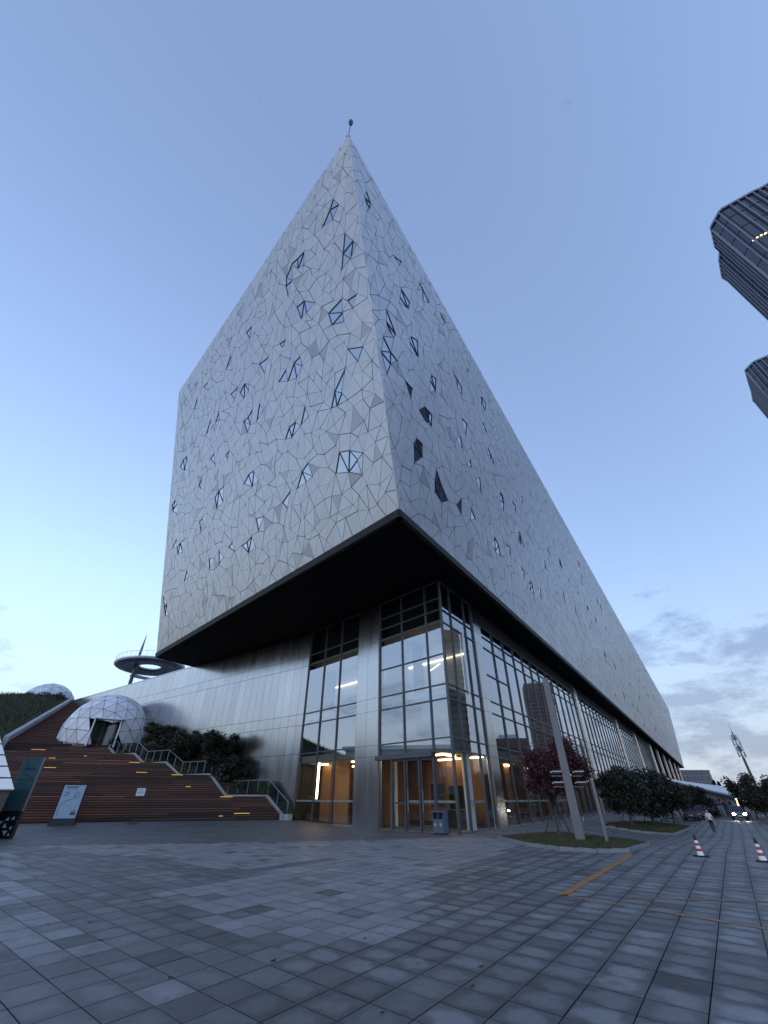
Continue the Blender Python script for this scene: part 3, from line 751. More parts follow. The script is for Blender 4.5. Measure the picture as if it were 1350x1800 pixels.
# profile along the rail (distance along the rail, height): flights and landings
PROF = [(0, .28), (2.9, 2.15), (8.9, 2.15), (12.2, 4.2), (17.6, 4.2), (20.9, 5.65), (25.4, 5.65), (28.2, 6.9), (32.6, 6.9), (35.0, 8.0)]
def prof_z(s):
    for (a, za), (b2, zb) in zip(PROF, PROF[1:]):
        if s <= b2: return za + (zb - za) * max(0, (s - a)) / (b2 - a)
    return PROF[-1][1]
stairs = empty('terrace_stairs', (-24, 52, .2), label='broad brown timber stairs climbing to the geodesic dome', cat='stairs')
def build_stairs():
    rng = random.Random(9); LFT = 62.0
    steps = []    # (s0 along rail, tread depth along rail, z top)
    for (a, za), (b2, zb) in zip(PROF, PROF[1:]):
        if zb > za:
            n = max(1, round((zb - za) / .19))
            for i in range(n): steps.append((a + (b2 - a) * i / n, (b2 - a) / n, za + (zb - za) * (i + 1) / n))
        else: steps[-1] = (steps[-1][0], steps[-1][1] + b2 - a, steps[-1][2])
    steps[-1] = (steps[-1][0], 9.0, steps[-1][2])
    for k, (s, dep, z) in enumerate(steps):
        o = SB0 + RD * s; nd = dep * KN; wide = dep > 1.5
        # right end follows the rail, skewed
        def P(l, n, zz): q = o + RD * (n / KN) + SE * l; return Vector((q.x, q.y, zz))
        zprev = steps[k - 1][2] if k else .1
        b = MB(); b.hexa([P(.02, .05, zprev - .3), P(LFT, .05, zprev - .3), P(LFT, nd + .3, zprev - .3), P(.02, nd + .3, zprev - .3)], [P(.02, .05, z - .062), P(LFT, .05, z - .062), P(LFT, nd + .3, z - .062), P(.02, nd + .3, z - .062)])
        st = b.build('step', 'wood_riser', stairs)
        l = .05; first = True
        while l < LFT - 1:
            e = min(LFT, l + rng.uniform(5.5, 9.5) * (.6 if first else 1)); first = False
            t = min(2.4, math.exp(rng.gauss(-.35, .55))) * (1.25 if wide else 1)
            d1 = min(nd, .34)
            b = MB(); b.hexa([P(l, 0, z - .06), P(e - .012, 0, z - .06), P(e - .012, d1, z - .06), P(l, d1, z - .06)], [P(l, 0, z), P(e - .012, 0, z), P(e - .012, d1, z), P(l, d1, z)], 0, t)
            if nd > .36:
                b.hexa([P(l, d1 + .012, z - .06), P(e - .012, d1 + .012, z - .06), P(e - .012, nd, z - .06), P(l, nd, z - .06)], [P(l, d1 + .012, z - .004), P(e - .012, d1 + .012, z - .004), P(e - .012, nd, z - .004), P(l, nd, z - .004)], 0, t * .95)
            # slatted riser boards, tinted dark to paint the shade below the nosing
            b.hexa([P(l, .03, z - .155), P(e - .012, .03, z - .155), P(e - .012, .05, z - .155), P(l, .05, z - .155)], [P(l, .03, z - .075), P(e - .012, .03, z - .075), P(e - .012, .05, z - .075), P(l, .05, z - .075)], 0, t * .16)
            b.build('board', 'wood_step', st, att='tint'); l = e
    return steps
STEPS = build_stairs()
def step_light(px, py, w):
    # nearest riser hit by the view ray
    best = None
    for (s, dep, z) in STEPS:
        o = SB0 + RD * s; d = ray(px, py); t = (o - Vector((0, 0, 0))).dot(SN) / d.dot(SN); q = Vector((0, 0, CAM_H)) + d * t
        if best is None or abs(q.z - (z - .08)) < best[0]: best = (abs(q.z - (z - .08)), q, z)
    _, q, z = best
    b = MB(); b.box((0, 0, 0), (w * .75, .03, .05)); o = b.build('step_light', 'step_light', stairs)
    o.matrix_parent_inverse = Matrix.Identity(4); loc = Vector((q.x, q.y, z - .04)) - SN * .012 - stairs.location
    o.location = loc; o.rotation_euler = (0, 0, math.atan2(SE.y, SE.x))
for px, py, w in ((398, 1402, 1.6), (425, 1431, 1.9), (388, 1436, .5), (68, 1317, 2.2), (92, 1332, 1.0), (88, 1349, 1.6), (236, 1341, 1.6), (249, 1357, 1.6), (311, 1364, 1.6), (331, 1382, .7), (118, 1447 - 12, .3), (150, 1329, .4)):
    step_light(px, py, w)

# upper flight to the roof terrace, on the left
US = Vector((-48.0, 63.5, 8.0)); UD = Vector((math.sin(R(-27)), math.cos(R(-27)), 0)); UR = Vector((UD.y, -UD.x, 0))
upper = empty('upper_stairs', US, label='dark red timber upper flight rising left of the dome to the roof terrace', cat='stairs')
def build_upper():
    rng = random.Random(4); n = 36; L = 36.0; H2 = 10.8
    for i in range(n):
        o = US + UD * (L * i / n); z = 8.0 + H2 * (i + 1) / n; dd = L / n
        def P(a, c, zz): q = o + UR * a + UD * c; return Vector((q.x, q.y, zz))
        b = MB(); b.hexa([P(-3.2, .04, z - 1.2), P(14, .04, z - 1.2), P(14, dd + .1, z - 1.2), P(-3.2, dd + .1, z - 1.2)], [P(-3.2, .04, z - .055), P(14, .04, z - .055), P(14, dd + .1, z - .055), P(-3.2, dd + .1, z - .055)])
        st = b.build('step', 'wood_riser', upper)
        for a0, a1 in ((-3.2, 2.1), (2.12, 8.0), (8.02, 14)):
            b = MB(); b.hexa([P(a0, 0, z - .05), P(a1, 0, z - .05), P(a1, dd + .03, z - .05), P(a0, dd + .03, z - .05)], [P(a0, 0, z), P(a1, 0, z), P(a1, dd + .03, z), P(a0, dd + .03, z)], 0, rng.gauss(1.05, .15))
            b.build('board', 'wood_step', st, att='tint')
    # stone stringer blocks on the left flank, stepped
    for k in range(5):
        a, c = k * L / 5, (k + 1) * L / 5 - .5; z0, z1 = 8.1 + H2 * a / L, 8.1 + H2 * c / L
        b = MB()
        def Q(s, off, zz): q = US + UD * s + UR * off; return Vector((q.x, q.y, zz))
        b.hexa([Q(a, -3.9, z0 - 1.2), Q(a, -3.3, z0 - 1.2), Q(c, -3.3, z1 - 1.2), Q(c, -3.9, z1 - 1.2)], [Q(a, -3.9, z0 + .75), Q(a, -3.3, z0 + .75), Q(c, -3.3, z1 + .75), Q(c, -3.9, z1 + .75)]); b.build('stringer', 'concrete', upper)
    for s, off in ((9, 5.5), (14, 7.5), (5, 3.0), (20, 9.5), (7, 1.0)):
        z = 8 + H2 * (s + .5) / L; q = US + UD * s + UR * off; b = MB(); b.box((q.x, q.y, z - .1), (.5, .06, .06), math.atan2(UR.y, UR.x)); b.build('step_light', 'step_light', upper)
build_upper()
# terrace fill under the dome platform
b = MB()
q = [SB0 + RD * 34.8, SB0 + RD * 34.8 + SE * 40, SB0 + RD * 34.8 + SE * 40 + SN * 16, SB0 + RD * 62]
b.hexa([Vector((p.x, p.y, 3)) for p in q], [Vector((p.x, p.y, 7.93)) for p in q]); tag(b.build('dome_terrace', 'wood_riser'), kind='structure')

# glass balustrade along the stairs
rail = empty('stair_balustrade', SB0 + Vector((0, 0, .28)), label='stepped glass balustrade with steel handrail on white stringer beside the stairs', cat='railing')
def build_rail():
    off = -SE * .18
    def Q(s, z): q = SB0 + RD * s + off; return Vector((q.x, q.y, z))
    for (a, za), (c, zc) in zip(PROF, PROF[1:]):
        b = MB(); w = -SE * .2
        lo = [Q(a, za - 1.2), Q(c, zc - 1.2), Q(c, zc - 1.2) + w, Q(a, za - 1.2) + w]; up = [Q(a, za + .15), Q(c, zc + .15), Q(c, zc + .15) + w, Q(a, za + .15) + w]
        b.hexa(lo, up); b.build('stringer', 'concrete', rail)
        n = max(1, round((c - a) / 1.5))
        for i in range(n):
            s0, s1 = a + (c - a) * i / n + .04, a + (c - a) * (i + 1) / n - .04; z0 = za + (zc - za) * (s0 - a) / (c - a); z1 = za + (zc - za) * (s1 - a) / (c - a)
            b = MB(); m = w * .5; t = -SE * .015
            b.hexa([Q(s0, z0 + .17) + m, Q(s1, z1 + .17) + m, Q(s1, z1 + .17) + m + t, Q(s0, z0 + .17) + m + t], [Q(s0, z0 + 1.36) + m, Q(s1, z1 + 1.36) + m, Q(s1, z1 + 1.36) + m + t, Q(s0, z0 + 1.36) + m + t]); b.build('pane', 'glass_rail', rail)
            b = MB(); b.bar(Q(s0 - .04, z0 + .28) + m, Q(s0 - .04, z0 + 1.42) + m, .05, .05); b.build('post', 'grey_metal', rail)
    b = MB(); b.tube([Q(s, z + 1.42) - SE * .1 for s, z in PROF], .035, 8); b.build('handrail', 'rim', rail)
    b = MB(); b.bar(Q(-.05, .2) - SE * .1, Q(-.05, 1.75) - SE * .1, .07, .07); b.build('post', 'grey_metal', rail)
build_rail()

# planted bank between the balustrade and the steel wall
def bank():
    vs = []; fs = []; n = 46
    for i in range(n):
        s = -1.5 + 46 * i / (n - 1); a = SB0 + RD * s - SE * .4; z = prof_z(max(0, s)) + .1
        t = max(.0, (a - B1).dot(DS)); w = B1 + DS * (t + (2.5 if s > 0 else .2)) + NS * .12
        for k in range(7):
            u = k / 6; q = a.lerp(w, u); vs.append((q.x, q.y, z + 1.0 * math.sin(u * 2.2) * min(1, max(0, s) / 5) + random.uniform(-.05, .05) * (0 < k < 6)))
    for i in range(n - 1):
        for k in range(6): fs.append((i * 7 + k, i * 7 + k + 1, (i + 1) * 7 + k + 1, (i + 1) * 7 + k))
    m = MB(); m.solid(vs, fs); o = m.build('planted_bank', 'soil', smooth=True); tag(o, kind='structure'); return vs, n
BANK, BN = bank()
def blades(pts, hmin, hmax, w, rng, lean=.35, nper=1):
    m = MB()
    for (x, y, z) in pts:
        for _ in range(nper):
            a = rng.uniform(0, 6.283); h = rng.uniform(hmin, hmax); l = rng.uniform(0, lean) * h; b2 = rng.uniform(0, 6.283); xx, yy = x + rng.uniform(-.06, .06), y + rng.uniform(-.06, .06)
            dx, dy = math.cos(a) * w, math.sin(a) * w
            m.face([(xx - dx, yy - dy, z - .02), (xx + dx, yy + dy, z - .02), (xx + math.cos(b2) * l, yy + math.sin(b2) * l, z + h)], 0, rng.uniform(.6, 1.5))
    return m
def bank_point(rng, u0=0, u1=1, i0=0, i1=None):
    i1 = BN - 2 if i1 is None else i1; i = rng.randint(i0, i1); k = min(5, int(rng.uniform(u0, u1) * 6)); a, c, e, d = [Vector(BANK[j]) for j in (i * 7 + k, i * 7 + k + 1, (i + 1) * 7 + k + 1, (i + 1) * 7 + k)]
    u, v = rng.random(), rng.random(); return (a * (1 - u) + c * u) * (1 - v) + (d * (1 - u) + e * u) * v
rng = random.Random(31)
o = blades([bank_point(rng) for _ in range(9000)], .18, .6, .035, rng, .5).build('bank_grass', 'bank_grass', att='tint'); tag(o, 'low dark grass covering the bank beside the steel wall', 'grass', kind='stuff')
b = MB(); q = on_ground(527, 1441); q = Vector((-9.5, 48.6, .2)); b.box((q.x, q.y, .45), (1.5, .5, .6), math.atan2(DL.y, DL.x)); o = b.build('planter_kerb', 'concrete'); tag(o, 'low grey concrete kerb block at the foot of the balustrade', 'kerb')

# ------------------------------------------------------------------ geodesic domes
def dome(name, c, rad, zcut, label, door_az=None, freq=3, ind=True):
    root = empty(name, (c.x, c.y, zcut), label=label, cat='dome', group=None)
    bm = bmesh.new(); bmesh.ops.create_icosphere(bm, subdivisions=freq, radius=rad, matrix=Matrix.Translation(c) @ Matrix.Rotation(.35, 4, 'Z') @ Matrix.Rotation(.25, 4, 'X'))
    fr = MB(); rng = random.Random(int(c.x)); done = set()
    dd = Vector((math.sin(door_az), math.cos(door_az), 0)) if door_az is not None else None
    for f in bm.faces:
        vs = [v.co.copy() for v in f.verts]; m = sum(vs, Vector()) / 3
        if max(v.z for v in vs) < zcut + .1: continue
        if dd is not None:
            r = m - c; side = abs(r.cross(dd).z)
            if r.dot(dd) > 0 and side < 1.75 and m.z < zcut + 3.6: continue
        for v in vs:
            if v.z < zcut: v.z = zcut
        t = [m + (v - m) * .965 for v in vs]; nn = f.normal
        if (t[1] - t[0]).cross(t[2] - t[0]).length < .05: continue
        b = MB(); b.solid([p + nn * .02 for p in t] + [p - nn * .02 for p in t], [(0, 1, 2), (5, 4, 3), (0, 3, 4, 1), (1, 4, 5, 2), (2, 5, 3, 0)], 0, rng.uniform(.82, 1.1)); b.build('panel', 'membrane', root, att='tint')
        for e in range(3):
            key = tuple(sorted((tuple(round(x, 2) for x in vs[e]), tuple(round(x, 2) for x in vs[(e + 1) % 3]))))
            if key in done: continue
            done.add(key); fr.tube([vs[e], vs[(e + 1) % 3]], .042, 6)
    bm.free(); fr.build('frame', 'strut', root, smooth=True)
    if dd is not None:
        sx = Vector((dd.y, -dd.x, 0)); o = c + dd * (rad * .62); z0 = zcut
        def P(a, d, z): q = o + sx * a + dd * d; return Vector((q.x, q.y, z))
        b = MB()
        for a0, a1, za, zb in ((-1.8, -1.62, z0, z0 + 3.5), (1.62, 1.8, z0, z0 + 3.5), (-1.8, 1.8, z0 + 3.5, z0 + 3.7)):
            b.hexa([P(a0, -1, za), P(a1, -1, za), P(a1, 2.4, za), P(a0, 2.4, za)], [P(a0, -1, zb), P(a1, -1, zb), P(a1, 2.0, zb), P(a0, 2.0, zb)])
        b.build('portal', 'white_clad', root)
        b = MB(); b.hexa([P(-1.6, -1.6, z0), P(1.6, -1.6, z0), P(1.6, -1.4, z0), P(-1.6, -1.4, z0)], [P(-1.6, -1.6, z0 + 3.5), P(1.6, -1.6, z0 + 3.5), P(1.6, -1.4, z0 + 3.5), P(-1.6, -1.4, z0 + 3.5)]); b.build('inner_wall', 'black_metal', root)
        for a, ang in ((-.75, .15), (.85, -.4)):
            b = MB(); p = P(a, .4, z0); e = Vector((math.cos(ang) * sx.x + math.sin(ang) * dd.x, math.cos(ang) * sx.y + math.sin(ang) * dd.y, 0)) * .55
            for k in range(2):
                x = p - e if k == 0 else p + e
                b.bar(x, x + Vector((0, 0, 3.1)), .08, .06)
            b.bar(p - e + Vector((0, 0, 3.1)), p + e + Vector((0, 0, 3.1)), .08, .06); b.bar(p - e + Vector((0, 0, 1.1)), p + e + Vector((0, 0, 1.1)), .06, .05)
            dr_ = b.build('door', 'grey_metal', root); g = MB(); g.face([p - e, p + e, p + e + Vector((0, 0, 3.1)), p - e + Vector((0, 0, 3.1))]); g.build('pane', 'glass_rail', dr_)
    return root
D1 = Vector((-43.6, 71.0, 9.7))
dome('geodesic_dome', D1, 6.0, 8.0, 'white geodesic dome with dark doorway at the head of the timber stairs', door_az=R(150))
dome('geodesic_dome', Vector((-76.5, 99, 18.0)), 5.6, 18.6, 'distant white geodesic dome half hidden behind shrubs on the bank top')

# ------------------------------------------------------------------ planted slope left of the upper flight
def left_slope():
    vs = []; fs = []; n, m = 26, 14
    for i in range(n):
        s = -4 + 46 * i / (n - 1)
        for k in range(m):
            q = US + UD * s - UR * (3.8 + 2.2 * k); z = 8.0 + 10.8 * min(1.02, max(-.25, s / 36.0)) + .35 + .9 * math.sin(k * .7 + i * .3) * (k > 0) * .4 + .06 * k
            vs.append((q.x, q.y, z))
    for i in range(n - 1):
        for k in range(m - 1): fs.append((i * m + k, i * m + k + 1, (i + 1) * m + k + 1, (i + 1) * m + k))
    b = MB(); b.solid(vs, fs); tag(b.build('grass_slope', 'soil', smooth=True), kind='structure'); return vs, n, m
LS, LN, LM = left_slope()
rng = random.Random(8); pts = []
for _ in range(16000):
    i, k = rng.randint(0, LN - 2), rng.randint(0, LM - 2); a, c, d, e = (Vector(LS[j]) for j in (i * LM + k, i * LM + k + 1, (i + 1) * LM + k, (i + 1) * LM + k + 1)); u, v = rng.random(), rng.random()
    pts.append((a * (1 - u) + c * u) * (1 - v) + (d * (1 - u) + e * u) * v)
tag(blades(pts, .25, .9, .06, rng, .5).build('slope_grass', 'bank_grass', att='tint'), 'rough dark green grass on the slope left of the upper stairs', 'grass', kind='stuff')

# ------------------------------------------------------------------ observation ring with leaning spire
def obs_ring():
    c = at_depth(264, 1172, 112); rad, rin = 8.6, 2.6; root = empty('observation_ring', (c.x, c.y, 18.6), label='white observation ring deck with slanted needle mast above the steel wall', cat='tower')
    n = 56; tilt = .05
    def P(r, a, dz): return Vector((c.x + r * math.cos(a), c.y + r * math.sin(a), c.z + dz + tilt * r * math.cos(a) - .03 * r * math.sin(a)))
    prof = [(rin, .0), (rin + .5, -.35), (rad - 2.0, -.55), (rad - .4, -.2), (rad, .05), (rad, .28), (rin, .28)]
    vs = [P(r, 2 * math.pi * i / n, z) for i in range(n) for r, z in prof]; m = len(prof)
    b = MB(); b.solid(vs, [(i * m + k, i * m + (k + 1) % m, ((i + 1) % n) * m + (k + 1) % m, ((i + 1) % n) * m + k) for i in range(n) for k in range(m)])
    for fi in range(len(b.f)): b.mi[fi] = 1 if (fi % m) in (0, 1, 2) else 0
    deck = b.build('deck', ['white_clad', 'tower_wall'], root)
    for i in range(40):
        a = 2 * math.pi * i / 40; b = MB(); b.bar(P(rad - .25, a, .35), P(rad - .15, a, 1.6), .06, .06); b.build('rail_post', 'white_paint', root)
    b = MB(); b.tube([P(rad - .15, 2 * math.pi * i / n, 1.6) for i in range(n + 1)], .05, 6); b.build('handrail', 'white_paint', root)
    # lower ramp arc
    ra = []; nn = 30
    for i in range(nn + 1):
        a = R(150) - R(140) * i / nn; ra.append((a, -.7 - 1.6 * i / nn))
    vs = []
    for a, dz in ra: vs += [P(6.2, a, dz), P(8.4, a, dz), P(8.2, a, dz - .3), P(6.4, a, dz - .3)]
    b = MB(); b.solid(vs, [(i * 4 + k, i * 4 + (k + 1) % 4, (i + 1) * 4 + (k + 1) % 4, (i + 1) * 4 + k) for i in range(nn) for k in range(4)]); b.build('ramp', 'white_clad', root)
    for i in range(0, nn + 1, 1):
        a, dz = ra[i]; b = MB(); b.bar(P(8.3, a, dz), P(8.3, a, dz + 1.2), .06, .06); b.build('ramp_post', 'white_paint', root)
    f0 = at_depth(229, 1204, 110); f0.z = 18.0; f1 = at_depth(238, 1172, 110); f2 = at_depth(258, 1116, 110)
    b = MB(); b.tube([f0, f1, f1.lerp(f2, .5), f2], [.5, .42, .32, .05], 12); b.build('mast', 'pole_grey', root, smooth=True)
    e0 = Vector((c.x + 6, c.y + 5, 18)); b = MB(); b.tube([e0, P(6.5, .7, -.4)], .3, 10); b.build('leg', 'pole_grey', root, smooth=True)
    e0 = Vector((c.x + 1, c.y + 8, 18)); b = MB(); b.tube([e0, P(7, 1.5, -.4)], .3, 10); b.build('leg', 'pole_grey', root, smooth=True)
obs_ring()

# ------------------------------------------------------------------ towers at the right
def rib_tower(name, outline, depth_pts, zt, label, lit):
    pts = [at_z(px, py, zt) for px, py in outline]; pts = [Vector((p.x, p.y, 0)) for p in pts] + [Vector((*p, 0)) for p in depth_pts(pts)]
    c = sum(pts, Vector()) / len(pts); root = empty(name, (c.x, c.y, -.5), label=label, cat='tower', group='dark ribbed towers at the right')
    b = MB(); b.hexa([Vector((p.x, p.y, -.6)) for p in pts], [Vector((p.x, p.y, zt)) for p in pts]); body = b.build('wall', 'tower_glass', root)
    n = len(pts); cnt = 0
    for i in range(n):
        p, q = pts[i], pts[(i + 1) % n]; L = (q - p).length; t = (q - p).normalized(); nn = Vector((t.y, -t.x, 0))
        if nn.dot(p - c) < 0: nn = -nn
        facing = nn.dot(-p) > 0
        b = MB(); b.bar(Vector((p.x, p.y, zt + .2)) + nn * .1, Vector((q.x, q.y, zt + .2)) + nn * .1, 1.0, .9); b.build('parapet', 'tower_fin', root)
        if not facing: continue
        k = .6
        while k < L - .3 and cnt < 150:
            a = p + t * k; b = MB(); b.box((a.x + nn.x * .3, a.y + nn.y * .3, zt / 2 + 25), (.28, .8, zt - 50.5), math.atan2(t.y, t.x)); b.build('fin', 'tower_fin', root); k += 2.1; cnt += 1
        for z in range(60, int(zt), 8):
            b = MB(); b.bar(Vector((p.x, p.y, z)) + nn * .06 + t * .1, Vector((q.x, q.y, z)) + nn * .06 - t * .1, .2, .5); b.build('spandrel', 'tower_wall', root)
    for px, py in lit:
        d = ray(px, py); best = None
        for i in range(n):
            p, q = pts[i], pts[(i + 1) % n]; t = (q - p).normalized(); nn = Vector((t.y, -t.x, 0))
            if nn.dot(p - c) < 0: nn = -nn
            if d.dot(nn) >= 0: continue
            s = p.dot(nn) / d.dot(nn); h = Vector((0, 0, CAM_H)) + d * s; u = (Vector((h.x, h.y, 0)) - p).dot(t)
            if 0 < u < (q - p).length: best = (h, nn)
        if best:
            h, nn = best; b = MB(); b.box(h + nn * .15, (.45, .2, .35), math.atan2(nn.x, -nn.y)); b.build('lit_window', 'lamp_glow', root)
    return root
rib_tower('ribbed_tower', [(1420, 285), (1336, 334), (1326, 338), (1268, 370), (1252, 399), (1260, 434), (1268, 441), (1267, 457), (1272, 487)],
          lambda p: [(p[-1].x + 30, p[-1].y + 12), (p[0].x + 32, p[0].y - 4)], 170, 'nearer dark ribbed high rise tower cut by the right edge', [(1325, 422), (1331, 418), (1338, 414), (1345, 411)])
rib_tower('ribbed_tower', [(1400, 608), (1350, 627), (1326, 637), (1312, 651), (1319, 676), (1323, 688), (1326, 705)],
          lambda p: [(p[-1].x + 34, p[-1].y + 12), (p[0].x + 36, p[0].y - 4)], 170, 'farther dark ribbed high rise tower lower at the right edge', [])
# office slab across the road, seen mirrored in the long glass front
def slab_tower(name, x, y, w, d, h, label, storeys, rz):
    root = empty(name, (x, y, -.5), label=label, cat='tower'); b = MB(); b.box((x, y, h / 2), (w, d, h), rz); b.build('wall', 'brown_tower', root)
    ca, sa = math.cos(rz), math.sin(rz)
    for k in range(storeys):
        z = 6 + (h - 10) * k / storeys
        b = MB(); b.box((x, y, z), (w + .4, d + .4, 1.5), rz); b.build('window_band', 'dark_band', root)
    b = MB(); b.box((x, y, h + 1.6), (w * .55, d * .55, 3.2), rz); b.build('roof_plant', 'white_clad', root)
    return root
slab_tower('office_tower', 418, 402, 36, 32, 120, 'tallest brown office tower, mirrored in the long glass front', 26, R(35))
slab_tower('office_tower', 227, 157, 34, 30, 95, 'brown office tower nearest the square, mirrored beside the corner post', 22, R(30))
slab_tower('office_block', 270, 236, 34, 26, 38, 'low brown office block between the two office towers', 9, R(30))
# ------------------------------------------------------------------ lawns with kerbs
def lawn(name, poly, seed):
    rng = random.Random(seed); n = len(poly); c = Vector((sum(p[0] for p in poly) / n, sum(p[1] for p in poly) / n, 0))
    if sum(poly[i][0] * poly[(i + 1) % n][1] - poly[(i + 1) % n][0] * poly[i][1] for i in range(n)) < 0: poly = poly[::-1]
    def sh(p, k): return (c.x + (p[0] - c.x) * k, c.y + (p[1] - c.y) * k)
    b = MB(); top = [Vector((*p, ground_z(*p) + .11)) for p in poly]
    inner = [Vector((*sh(p, .6), ground_z(*sh(p, .6)) + .2)) for p in poly]
    for i in range(n): b.face([top[i], top[(i + 1) % n], inner[(i + 1) % n], inner[i]])
    b.face(inner); isl = b.build(name, 'lawn', smooth=True); tag(isl, kind='structure')
    for i in range(n):
        p, q = Vector((*poly[i], 0)), Vector((*poly[(i + 1) % n], 0)); L = (q - p).length; t = (q - p).normalized(); m = max(1, round(L / .9))
        for k in range(m):
            a, e = p + t * (L * k / m + .006), p + t * (L * (k + 1) / m - .006); z = ground_z(*((a + e) / 2).xy)
            b = MB(); b.bar(Vector((a.x, a.y, z + .03)), Vector((e.x, e.y, z + .0)), .13, .25); b.build('kerb_stone', 'kerb', isl)
    pts = []
    while len(pts) < 5200:
        i = rng.randrange(n); u, v = rng.random(), math.sqrt(rng.random()); p = Vector(poly[i]).lerp(Vector(poly[(i + 1) % n]), u); q = Vector(c.xy).lerp(p, v * .985)
        pts.append((q.x, q.y, ground_z(q.x, q.y) + .11 + .09 * min(1, (1 - v) / .4)))
    tag(blades(pts, .05, .14, .014, rng, .7, 3).build('lawn_grass', 'grass', att='tint'), 'dry olive grass blades on the kerbed lawn', 'grass', kind='stuff')
lawn('lawn_island', ISL1, 2); lawn('lawn_island', ISL2, 5)

# ------------------------------------------------------------------ painted marks
def stripe(p, q, w, m, name='road_marking', seed=0, gaps=0):
    p, q = Vector(p), Vector(q); L = (q - p).length; t = (q - p).normalized(); s = Vector((t.y, -t.x, 0)) * w / 2; b = MB(); n = max(2, int(L / .5)); rng = random.Random(seed)
    for i in range(n):
        if rng.random() < gaps: continue
        a, e = p + t * (L * i / n), p + t * (L * (i + 1) / n); ws = s * rng.uniform(.85, 1.1)
        f = lambda r: Vector((r.x, r.y, ground_z(r.x, r.y) + .0075))
        b.face([f(a - ws), f(a + ws), f(e + ws), f(e - ws)])
    return tag(b.build(name, m), kind='structure')
oc = on_ground(988, 1574)
stripe(oc, on_ground(1110, 1503), .24, 'orange_paint', seed=1, gaps=.02)
stripe(oc, on_ground(1352, 1586), .13, 'orange_faded', seed=2, gaps=.12)
stripe(oc, on_ground(1352, 1634), .15, 'orange_faded', seed=3, gaps=.10)
for k in range(5):
    a = on_ground(1148 + 9 * k, 1487 - 4.2 * k); stripe(a, a + E1 * .5, .1, 'white_line', seed=k)
b = MB(); rng = random.Random(77)
for px, py in ((193, 1595), (255, 1587), (178, 1654), (85, 1626), (157, 1622), (642, 1650), (722, 1549), (618, 1520), (867, 1504), (672, 1782), (845, 1700), (595, 1582), (830, 1735), (1040, 1640), (300, 1720), (480, 1690)):
    p = on_ground(px, py); a = rng.uniform(0, 6.28); l = rng.uniform(.03, .07)
    q = [(p.x + math.cos(a + k) * l * f, p.y + math.sin(a + k) * l * f, p.z + .008 + h) for k, f, h in ((0, 1, .012), (1.2, .45, 0), (3.14, 1, .01), (4.9, .5, 0))]; b.face(q, 0, rng.uniform(.4, .9))
tag(b.build('fallen_leaves', 'leaf_dark', att='tint'), 'few dry dark leaves scattered on the paving', 'leaves', kind='stuff')

# ------------------------------------------------------------------ trees
def leaf_cloud(b, c, rx, ry, rz, n, size, rng, mi=0, tmin=.5, tmax=1.5, shell=.55):
    for _ in range(n):
        d = Vector((rng.gauss(0, .52), rng.gauss(0, .52), rng.gauss(0, .52)))
        if d.length > 1.5: d *= 1.5 / d.length
        if shell > .7: d *= 1.12
        p = Vector((c[0] + d.x * rx, c[1] + d.y * ry, c[2] + d.z * rz))
        u = Vector((rng.gauss(0, 1), rng.gauss(0, 1), rng.gauss(0, .6))).normalized(); v = u.cross(Vector((rng.gauss(0, 1), rng.gauss(0, 1), rng.gauss(0, 1)))).normalized()
        s = size * rng.uniform(.6, 1.3); u *= s; v *= s * .48
        b.face([p - u, p + v, p + u, p - v], mi, rng.uniform(tmin, tmax))
def limb(b, p, q, r0, r1, rng, wob=.12):
    pts = [Vector(p).lerp(Vector(q), k / 4) + Vector((rng.gauss(0, wob), rng.gauss(0, wob), rng.gauss(0, wob * .5))) * (0 < k < 4) * ((Vector(q) - Vector(p)).length / 4) for k in range(5)]
    b.tube(pts, [r0 + (r1 - r0) * k / 4 for k in range(5)], 7)
